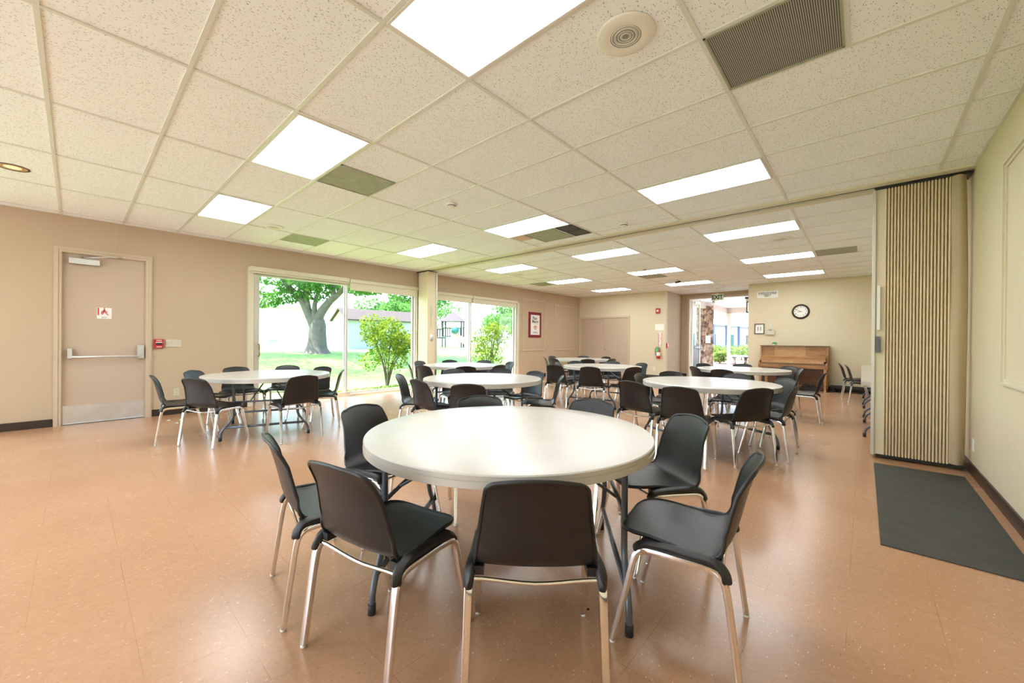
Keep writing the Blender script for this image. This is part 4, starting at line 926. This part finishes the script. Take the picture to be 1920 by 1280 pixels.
# ------------------------------------------------------------------ outdoors
def ground_z(x, y):
    d = -8.4-x
    return 0 if d < 1.5 else .62*min(1, (d-1.5)/9)
bm = B(); nx, ny = 36, 30; g = {}
for i in range(nx+1):
    for j in range(ny+1):
        x = -8.36-(i/nx)**1.3*70; y = -30+j*3.2; g[i, j] = bm.verts.new((x, y, ground_z(x, y)-.03))
for i in range(nx):
    for j in range(ny): f_ = bm.faces.new((g[i, j], g[i, j+1], g[i+1, j+1], g[i+1, j])); f_.smooth = True
o = obj('lawn', bm, 'grass'); tag(o, 'sunlit green lawn outside the glass doors', 'lawn', kind='structure')
bm = B(); box(bm, -9.4, 60, 14.62, 90, -.15, -.02); box(bm, XR+.16, 60, -30, 14.62, -.15, -.02); box(bm, -8.36, XR+.16, -30, YR-.16, -.15, -.02)  # last strip, behind the rear glass, is unseen and bounces sun inward
struct('ground', bm, 'concrete', 'pale concrete paving around the entrance', 'paving')

def foliage(bm, centers, n, size, jitter=1.0):
    """leaf quads scattered in ellipsoid shells. centers: (x,y,z,rx,ry,rz)"""
    cs = np.array(centers, float); vol = (cs[:, 3]*cs[:, 4]*cs[:, 5])**.75; pr = vol/vol.sum()
    idx = rng.choice(len(cs), n, p=pr)
    d = rng.normal(size=(n, 3)); d /= np.linalg.norm(d, axis=1)[:, None]
    rad = rng.uniform(.35, 1.0, n)**.6
    P = cs[idx, :3]+d*cs[idx, 3:]*rad[:, None]
    a = rng.normal(size=(n, 3)); a /= np.linalg.norm(a, axis=1)[:, None]
    b = np.cross(a, rng.normal(size=(n, 3))); b /= np.linalg.norm(b, axis=1)[:, None]
    sz = size*rng.uniform(.6, 1.3, n)[:, None]
    for p, u_, v_ in zip(P, a*sz, b*sz*.5):
        q = [bm.verts.new(p-u_), bm.verts.new(p+v_), bm.verts.new(p+u_), bm.verts.new(p-v_)]; bm.faces.new(q)
def trunk(bm, P, r0, r1, n=10):
    P = smoothpath(P, 4); m = len(P); sweep(bm, P, circ(1, n), hint=(.3, .9, .1), scale=[r0+(r1-r0)*i/(m-1) for i in range(m)])
# big tree
tb = Vector((-18.7, 7.4, .58))
s = thing('shade_tree', 'large tree with forked trunk and bright green crown on the lawn', 'tree', tb)
bm = B()
tp = smoothpath([(0, 0, -.15), (0, 0, .02), (0, 0, .22), (.01, .02, .5), (.02, .03, .9), (.03, .05, 1.25), (.04, .07, 1.55), (.05, .08, 1.75)], 3)
def trad(z):
    K = [(-.15, .70), (.02, .55), (.22, .45), (.5, .39), (.9, .35), (1.25, .33), (1.55, .24), (1.75, .05)]
    for (a, ra), (b, rb) in zip(K, K[1:]):
        if z <= b: return ra+(rb-ra)*(z-a)/(b-a)
    return .05
sweep(bm, tp, [(x*(1+.07*math.sin(5*math.atan2(y, x))), y*(1+.07*math.sin(5*math.atan2(y, x)))) for x, y in circ(1, 20)], hint=(.3, .9, .1), scale=[trad(p.z) for p in tp])
rt = Vector((.745*.9, .667*.9, 0))  # lateral direction as seen from the hall
def lat(a, z, dpt=0): return (rt.x*a-.667*dpt, rt.y*a+.745*dpt, z)
trunk(bm, [lat(0, 1.1), lat(-.35, 1.7), lat(-.75, 2.4), lat(-1.5, 3.1), lat(-2.4, 3.9, .5)], .25, .07); trunk(bm, [lat(.05, 1.1), lat(.15, 1.7), lat(.6, 2.3), lat(1.3, 2.9), lat(2.0, 3.8, -.4)], .25, .07)
trunk(bm, [lat(-.4, 1.8), lat(-.5, 2.5), lat(-.9, 3.4, .3)], .15, .05); trunk(bm, [lat(.9, 2.5), lat(.8, 3.2), lat(.5, 4.0, .4)], .13, .04); trunk(bm, [lat(0, 1.3), lat(-.1, 2.2), lat(.1, 3.6, .5)], .16, .05)
obj('trunk', bm, 'bark', s, smooth_angle=80)
bm = B(); cs = []
for k in range(44):
    a = random.uniform(-4.6, 6.8); dp = random.uniform(-2.6, 2.6); z = random.uniform(3.0, 5.2)+.12*abs(dp); p = lat(a, z, dp); cs.append((*p, random.uniform(.8, 1.3), random.uniform(.8, 1.3), random.uniform(.35, .6)))
for k in range(16): cs.append((*lat(random.uniform(-4, 6), random.uniform(4.5, 5.6), random.uniform(-6.5, -2.5)), 1.4, 1.4, .5))  # clusters above the view, added to cast shade on the lawn
for a, z in ((-4.6, 2.6), (-3.6, 2.9), (-2.6, 2.4), (-1.6, 2.6), (-.2, 2.7), (.4, 3.1), (2.6, 3.0), (4.5, 2.7), (6.0, 2.5), (-4.8, 2.0)): cs.append((*lat(a, z), .8, .8, .38))
foliage(bm, cs, 44000, .095); fo = obj('foliage', bm, 'leafy', s)
# bushes just outside
def shrub(loc, name_label, r, h, n, size, seedk):
    s = thing('leafy_shrub', name_label, 'shrub', loc, 0)
    bm = B(); random.seed(seedk)
    tips = []
    for k in range(7):
        a = k*.9+random.random(); e = random.uniform(.3, .8)*r; z = h*random.uniform(.6, .95)
        tips.append((e*math.cos(a), e*math.sin(a), z)); trunk(bm, [(0, 0, -.05), (e*.25*math.cos(a), e*.25*math.sin(a), z*.35), (e*.7*math.cos(a), e*.7*math.sin(a), z*.7), tips[-1]], .028, .007, 7)
    obj('stems', bm, 'bark', s)
    cs = [(x*.9, y*.9, z*.88, r*.42, r*.42, h*.17) for x, y, z in tips]+[(r*.5*math.cos(a), r*.5*math.sin(a), h*random.uniform(.35, .62), r*.40, r*.40, h*.15) for a in [i*1.05 for i in range(6)]]+[(0, 0, h*.75, r*.5, r*.5, h*.2)]
    bm = B(); foliage(bm, cs, n, size); obj('foliage', bm, 'bush', s)
shrub((-9.25, 5.45, -.02), 'sunlit yellow-green shrub close outside the large glass door', .80, 1.98, 4200, .040, 3)
shrub((-9.15, 9.1, -.02), 'sunlit shrub outside the far glass door', .72, 1.95, 2600, .040, 5)
bm = B(); cs = [(-8.75, 3.0+k*.35, 0, .22, .22, .09) for k in range(19)]; foliage(bm, cs, 2200, .035); o = obj('ground_cover', bm, 'hedge'); tag(o, 'low green ground cover along the outside sill', 'ground cover', kind='stuff')
# shed
s = thing('garden_shed', 'pale wooden shed with weathered shingle roof behind the lawn', 'shed', (-23.5, 11.15, .58), 0)
ux, uy = Vector((.70, .71, 0)).normalized(), Vector((-.71, .70, 0)).normalized()     # long side seen from the hall, depth
def SH(a, b, z): return ux*a+uy*b+Vector((0, 0, z))
# gable faces left-front: shift axes so the gable end is visible
ga, gb = Vector((.055, .998, 0)), Vector((-.998, .055, 0))
bm = B()
LS, DS, HS, RS = 5.2, 2.4, 1.9, 2.5
pts = [(0, 0), (LS, 0), (LS, DS), (0, DS)]
def SV(a, b, z): return (ga*a+gb*b+Vector((0, 0, z)))
gv = Vector((-.2, -.98, 0))
lo = [bm.verts.new(SV(a, b, -.2)) for a, b in pts]; hi = [bm.verts.new(SV(a, b, HS)) for a, b in pts]
for i in range(4): j = (i+1) % 4; bm.faces.new((lo[i], lo[j], hi[j], hi[i]))
obj('walls', bm, 'shedw', s)
bm = B()
for a in (0, LS):
    f_ = bm.faces.new([bm.verts.new(SV(a, 0, HS)), bm.verts.new(SV(a, DS, HS)), bm.verts.new(SV(a, DS/2, RS))])
obj('gable', bm, 'shedg', s)
bm = B()
for b0, b1 in ((-.18, DS/2), (DS+.18, DS/2)):
    q = [SV(-.15, b0, HS-.1), SV(LS+.15, b0, HS-.1), SV(LS+.15, b1, RS+.05), SV(-.15, b1, RS+.05)]; v = [bm.verts.new(p) for p in q]; w2 = [bm.verts.new(p+Vector((0, 0, .07))) for p in q]
    bm.faces.new(v); bm.faces.new(w2)
    for i in range(4): j = (i+1) % 4; bm.faces.new((v[i], v[j], w2[j], w2[i]))
obj('shingle_roof', bm, 'roof', s)
bm = B(); 
for a in (.5, 2.4, 4.4): box(bm, -.2, .2, -.1, .1, -.25, -.05, 0, Matrix.Translation(SV(a, .0, 0)))
obj('skid_blocks', bm, 'ink', s)
bm = B(); box(bm, 0, .3, -.03, 0, .5, .62, 0, Matrix.Translation(SV(.9, -.005, 0))); obj('wall_vent', bm, 'greyp', s)
# white building at the left
s = thing('white_building', 'bright white building beyond the lawn at left', 'building', (-36, 8.5, .3))
A = Vector((.742, .67, 0)); Nn = Vector((-.67, .742, 0)); MT = Matrix((A, Nn, Vector((0, 0, 1)))).transposed().to_4x4()
bm = B(); box(bm, -16, 7.4, 0, 6, -.5, 3.3, 0, MT); obj('walls', bm, 'whiteb', s)
bm = B(); box(bm, -16.3, 7.7, -.6, 6.5, 3.3, 3.6, 0, MT); obj('roof_edge', bm, 'whiteb', s)
for a, z0, z1, w_, m in ((2.6, 2.2, 2.45, .6, 'tanp'), (2.3, .6, .85, .6, 'greyp')):
    bm = B(); box(bm, a, a+w_, -.04, 0, z0, z1, 0, MT); obj('wall_vent', bm, m, s)
bm = B(); box(bm, 5.3, 6.0, -.05, 0, .9, 2.6, 0, MT); obj('window', bm, 'greyp', s)
# background trees
random.seed(21)
for k, (x, y, r_, h) in enumerate(((-34, 22.5, 2.4, 5.2), (-41, 31, 3.0, 6.5), (-27.5, 16.5, 2.2, 4.4), (-30, 31, 2.6, 5.0), (-24, 27.5, 1.6, 3.4))):
    lb = ['hazy blue-green tree behind the shed', 'tall pale tree beyond the playground', 'pale tree directly behind the shed roof', 'pale tree at right of the playground tower', 'small pale tree beside the slide'][k]
    s = thing('background_tree', lb, 'tree', (x, y, .5), 0, 'pale trees beyond the lawn')
    bm = B(); trunk(bm, [(0, 0, -.2), (.1, 0, h*.3), (0, .1, h*.6)], .18, .08); obj('trunk', bm, 'bark', s)
    bm = B(); foliage(bm, [(random.uniform(-.6, .6)*r_, random.uniform(-.6, .6)*r_, h*random.uniform(.45, .85), r_*.55, r_*.55, h*.17) for _ in range(9)], 2600, .15); obj('foliage', bm, 'leafy', s)
# playground tower
PT = (-26.5, 21.9, .5)
s = thing('play_tower', 'purple playground tower with peaked roof and yellow slide', 'playground', PT, math.radians(42))
for x in (-.8, .8):
    for y in (-.8, .8):
        bm = B(); box(bm, x-.05, x+.05, y-.05, y+.05, -.4, 2.35); obj('post', bm, 'purple', s)
bm = B(); box(bm, -.8, .8, -.8, .8, .95, 1.05); obj('deck', bm, 'purple', s)
bm = B()
for k in range(9): box(bm, -.75+k*.18, -.69+k*.18, -.83, -.78, 1.05, 1.7)
box(bm, -.8, .8, -.84, -.77, 1.68, 1.75); obj('railing', bm, 'purple', s)
bm = B(); v = [bm.verts.new(p) for p in ((-1, -1, 2.3), (1, -1, 2.3), (1, 1, 2.3), (-1, 1, 2.3), (0, 0, 3.2))]
for i in range(4): bm.faces.new((v[i], v[(i+1) % 4], v[4]))
bm.faces.new(v[:4]); obj('peaked_roof', bm, 'purple', s)
bm = B(); lathe(bm, [(0, 0), (.32, 0), (.32, .06), (0, .06)], 20, M4=Matrix.Translation((.3, -.9, 1.55)) @ Matrix.Rotation(PI/2, 4, 'X')); obj('round_window', bm, 'teal', s)
bm = B(); sweep(bm, smoothpath([(.2, -.85, 1.05), (.7, -1.4, .85), (1.7, -2.2, .25), (2.3, -2.7, -.1), (2.7, -3.0, -.15)], 5), [(-.3, .16), (-.3, -.03), (.3, -.03), (.3, .16), (.26, .16), (.26, .02), (-.26, .02), (-.26, .16)], hint=(0, 0, 1), smooth=False); obj('slide', bm, 'slide', s)
bm = B()
for k in range(16): box(bm, -3.9+k*.19, -3.82+k*.19, -.83, -.79, .9, 1.6)
box(bm, -4, -.8, -.85, -.77, 1.58, 1.66); box(bm, -4, -.8, -.85, .8, .85, .95); obj('bridge_rail', bm, 'purple', s)
s = thing('metal_fence', 'dark thin rail fence in front of the playground', 'fence', (-23.8, 18.9, .5), math.radians(42))
bm = B()
for k in range(70): box(bm, -3.5+k*.13, -3.485+k*.13, -.008, .008, -.15, .95)
obj('pickets', bm, 'greyp', s)
bm = B(); box(bm, -3.5, 5.6, -.02, .02, .92, .97); box(bm, -3.5, 5.6, -.02, .02, .1, .14); obj('rails', bm, 'greyp', s)
for x in (-3.5, -1.2, 1.1, 3.4, 5.6):
    bm = B(); box(bm, x-.03, x+.03, -.03, .03, -.3, 1.05); obj('post', bm, 'greyp', s)
s = thing('distant_house', 'pale house with low roof far behind the playground', 'building', (-52, 42, .3), math.radians(42))
bm = B(); box(bm, -14, 16, 0, 8, -.5, 3.2); obj('walls', bm, 'whiteb', s)
bm = B(); v = [bm.verts.new(p) for p in ((-15, -.8, 3.1), (17, -.8, 3.1), (17, 8.8, 3.1), (-15, 8.8, 3.1), (-15, 4, 5.8), (17, 4, 5.8))]
for q in ((0, 1, 5, 4), (2, 3, 4, 5), (0, 4, 3), (1, 2, 5), (0, 3, 2, 1)): bm.faces.new([v[i] for i in q])
obj('roof', bm, 'shedw', s)
# entrance side: stone pillar, canopy, post, building across
bm = B(); box(bm, -.33, .33, -.33, .33, -.05, 2.9); bmesh.ops.subdivide_edges(bm, edges=bm.edges[:], cuts=14, use_grid_fill=True)
random.seed(5)
for v in bm.verts:
    if 0 < v.co.z < 2.88: d = Vector((v.co.x, v.co.y, 0)).normalized(); v.co += d*random.uniform(-.03, .04)+Vector((0, 0, random.uniform(-.02, .02)))
o = obj('stone_pillar', bm, 'stone'); o.location = (-5.60, 19.85, 0); o.rotation_euler = (0, 0, math.radians(20)); tag(o, 'rough brown stone pillar outside the entrance', 'pillar')
s = thing('notice_board', 'small white notice on the stone pillar', 'notice', (-5.33, 19.43, 1.35), math.radians(35)); bm = B(); box(bm, -.10, .10, -.02, .02, -.17, .17); obj('sheet', bm, 'paper', s)
bm = B(); box(bm, -7.0, 4, 14.70, 23.6, 3.06, 3.25); o = struct('trim_10', bm, 'whiteb', 'white ceiling of the covered walkway outside', 'canopy')
bm = B(); box(bm, -5.62, -5.46, 14.75, 23.5, 2.78, 3.06); box(bm, -5.46, 4, 23.35, 23.5, 2.78, 3.06); struct('trim_11', bm, 'tanp', 'tan beams of the covered walkway outside', 'beam')
bm = B(); box(bm, -.07, .07, -.07, .07, -.02, 2.78); box(bm, -.12, .12, -.12, .12, 2.6, 2.78); o = obj('walkway_post', bm, 'tanp'); o.location = (-5.40, 23.42, 0); tag(o, 'slim tan post of the covered walkway outside the entrance', 'post')
bm = B(); box(bm, -.25, .25, -.02, .02, -.25, .25); o = obj('walkway_sign', bm, ['brown']); o.location = (-3.55, 19.4, 2.75); tag(o, 'brown edged sign hanging under the walkway canopy', 'sign')
bm = B(); box(bm, -.2, .2, -.024, -.0205, -.2, .2); p_ = obj('sign_face', bm, 'paper', o)
s = thing('classroom_building', 'long pale building with blue posts across the garden', 'building', (-11.2, 40, 0), math.radians(-8))
bm = B(); box(bm, -10, -2.0, -2, 26, -.1, 3.0); obj('walls', bm, 'shedw', s)
bm = B(); v = [bm.verts.new(p) for p in ((.4, -4, 2.95), (.4, 28, 2.95), (-12, 28, 2.95), (-12, -4, 2.95), (-5, 4, 5.6), (-5, 22, 5.6))]
for q in ((0, 1, 5, 4), (1, 2, 5), (2, 3, 4, 5), (3, 0, 4), (0, 3, 2, 1)): bm.faces.new([v[i] for i in q])
bmesh.ops.recalc_face_normals(bm, faces=bm.faces); obj('roof', bm, 'shedw', s)
for k in range(7):
    bm = B(); box(bm, -.1, .1, -1.5+k*3.2-.12, -1.5+k*3.2+.12, -.1, 2.95); obj('post', bm, 'blue', s)
for k in range(4):
    bm = B(); box(bm, -2.02, -1.96, 1+k*5, 2+k*5, 0, 2.1); obj('door', bm, 'brown' if k % 2 else 'teal', s)
for k, (x, y, rx, rz) in enumerate(((-6.9, 26.6, .9, .55), (-4.8, 27.9, .75, .5), (-7.9, 29.0, 1.3, .6), (-6.3, 30.8, 1.3, .62), (-4.8, 29.6, 1.0, .5), (-6.2, 24.9, .55, .4))):
    s = thing('garden_shrub', ['rounded bright shrub left of the walkway post', 'rounded shrub seen right of the walkway post', 'broad shrub behind the left garden shrub', 'broad shrub in the middle of the garden bed', 'shrub at the right edge of the doorway view', 'small low shrub beside the stone pillar'][k], 'shrub', (x, y, 0), 0, 'garden shrubs outside the entrance')
    bm = B(); foliage(bm, [(random.uniform(-.3, .3)*rx, random.uniform(-.3, .3)*rx, rz, rx*.7, rx*.7, rz*.8) for _ in range(4)], 1500, .06); obj('foliage', bm, 'hedge', s)
    bm = B(); trunk(bm, [(0, 0, -.05), (.02, 0, rz*.5), (0, .03, rz)], .05, .02, 6); obj('stem', bm, 'bark', s)
bm = B(); box(bm, -8.6, 2, 24.4, 33, -.03, 0.0); o = obj('mulch_bed', bm, 'mulch'); tag(o, 'brown mulch garden bed beyond the walkway', 'garden bed', kind='structure')
s = thing('stone_bench', 'low white bench on stone pedestals beyond the walkway post', 'bench', (-4.6, 24.9, 0), math.radians(35))
bm = B(); box(bm, -1.1, 1.1, -.2, .2, .42, .50); bevel(bm, .02); obj('bench_top', bm, 'concrete', s)
for x in (-.9, -.3, .3, .9):
    bm = B(); lathe(bm, [(0, 0), (.12, 0), (.07, .12), (.07, .30), (.12, .42), (0, .42)], 12, (x, 0)); obj('pedestal', bm, 'stone', s)

# ------------------------------------------------------------------ light
wd = bpy.data.worlds.new('world'); scene.world = wd; wd.use_nodes = True; nt = wd.node_tree; nt.nodes.clear()
sk = nt.nodes.new('ShaderNodeTexSky'); sk.sky_type = 'NISHITA'; sk.sun_disc = False; sk.sun_elevation = math.radians(64); sk.sun_rotation = math.radians(213); sk.air_density = 1; sk.dust_density = 2.5; sk.ozone_density = 1
bg = nt.nodes.new('ShaderNodeBackground'); bg.inputs[1].default_value = 1.3
wo = nt.nodes.new('ShaderNodeOutputWorld'); nt.links.new(sk.outputs[0], bg.inputs[0]); nt.links.new(bg.outputs[0], wo.inputs[0])
sl = bpy.data.lights.new('sun', 'SUN'); sl.energy = 13; sl.angle = math.radians(.6); sl.color = (1, .97, .90)
so = bpy.data.objects.new('sun', sl); C.objects.link(so)
d = Vector((-.22, -.34, .90)).normalized(); so.rotation_euler = d.to_track_quat('Z', 'Y').to_euler()
vs_ = scene.view_settings; vs_.view_transform = 'Standard'; vs_.look = 'None'; vs_.gamma = 1; vs_.use_curve_mapping = False; vs_.exposure = 0.38
scene.cycles.max_bounces = 12; scene.cycles.diffuse_bounces = 8; scene.cycles.glossy_bounces = 4; scene.cycles.transparent_max_bounces = 12
scene.cycles.sample_clamp_indirect = 6; scene.cycles.caustics_reflective = False; scene.cycles.caustics_refractive = False
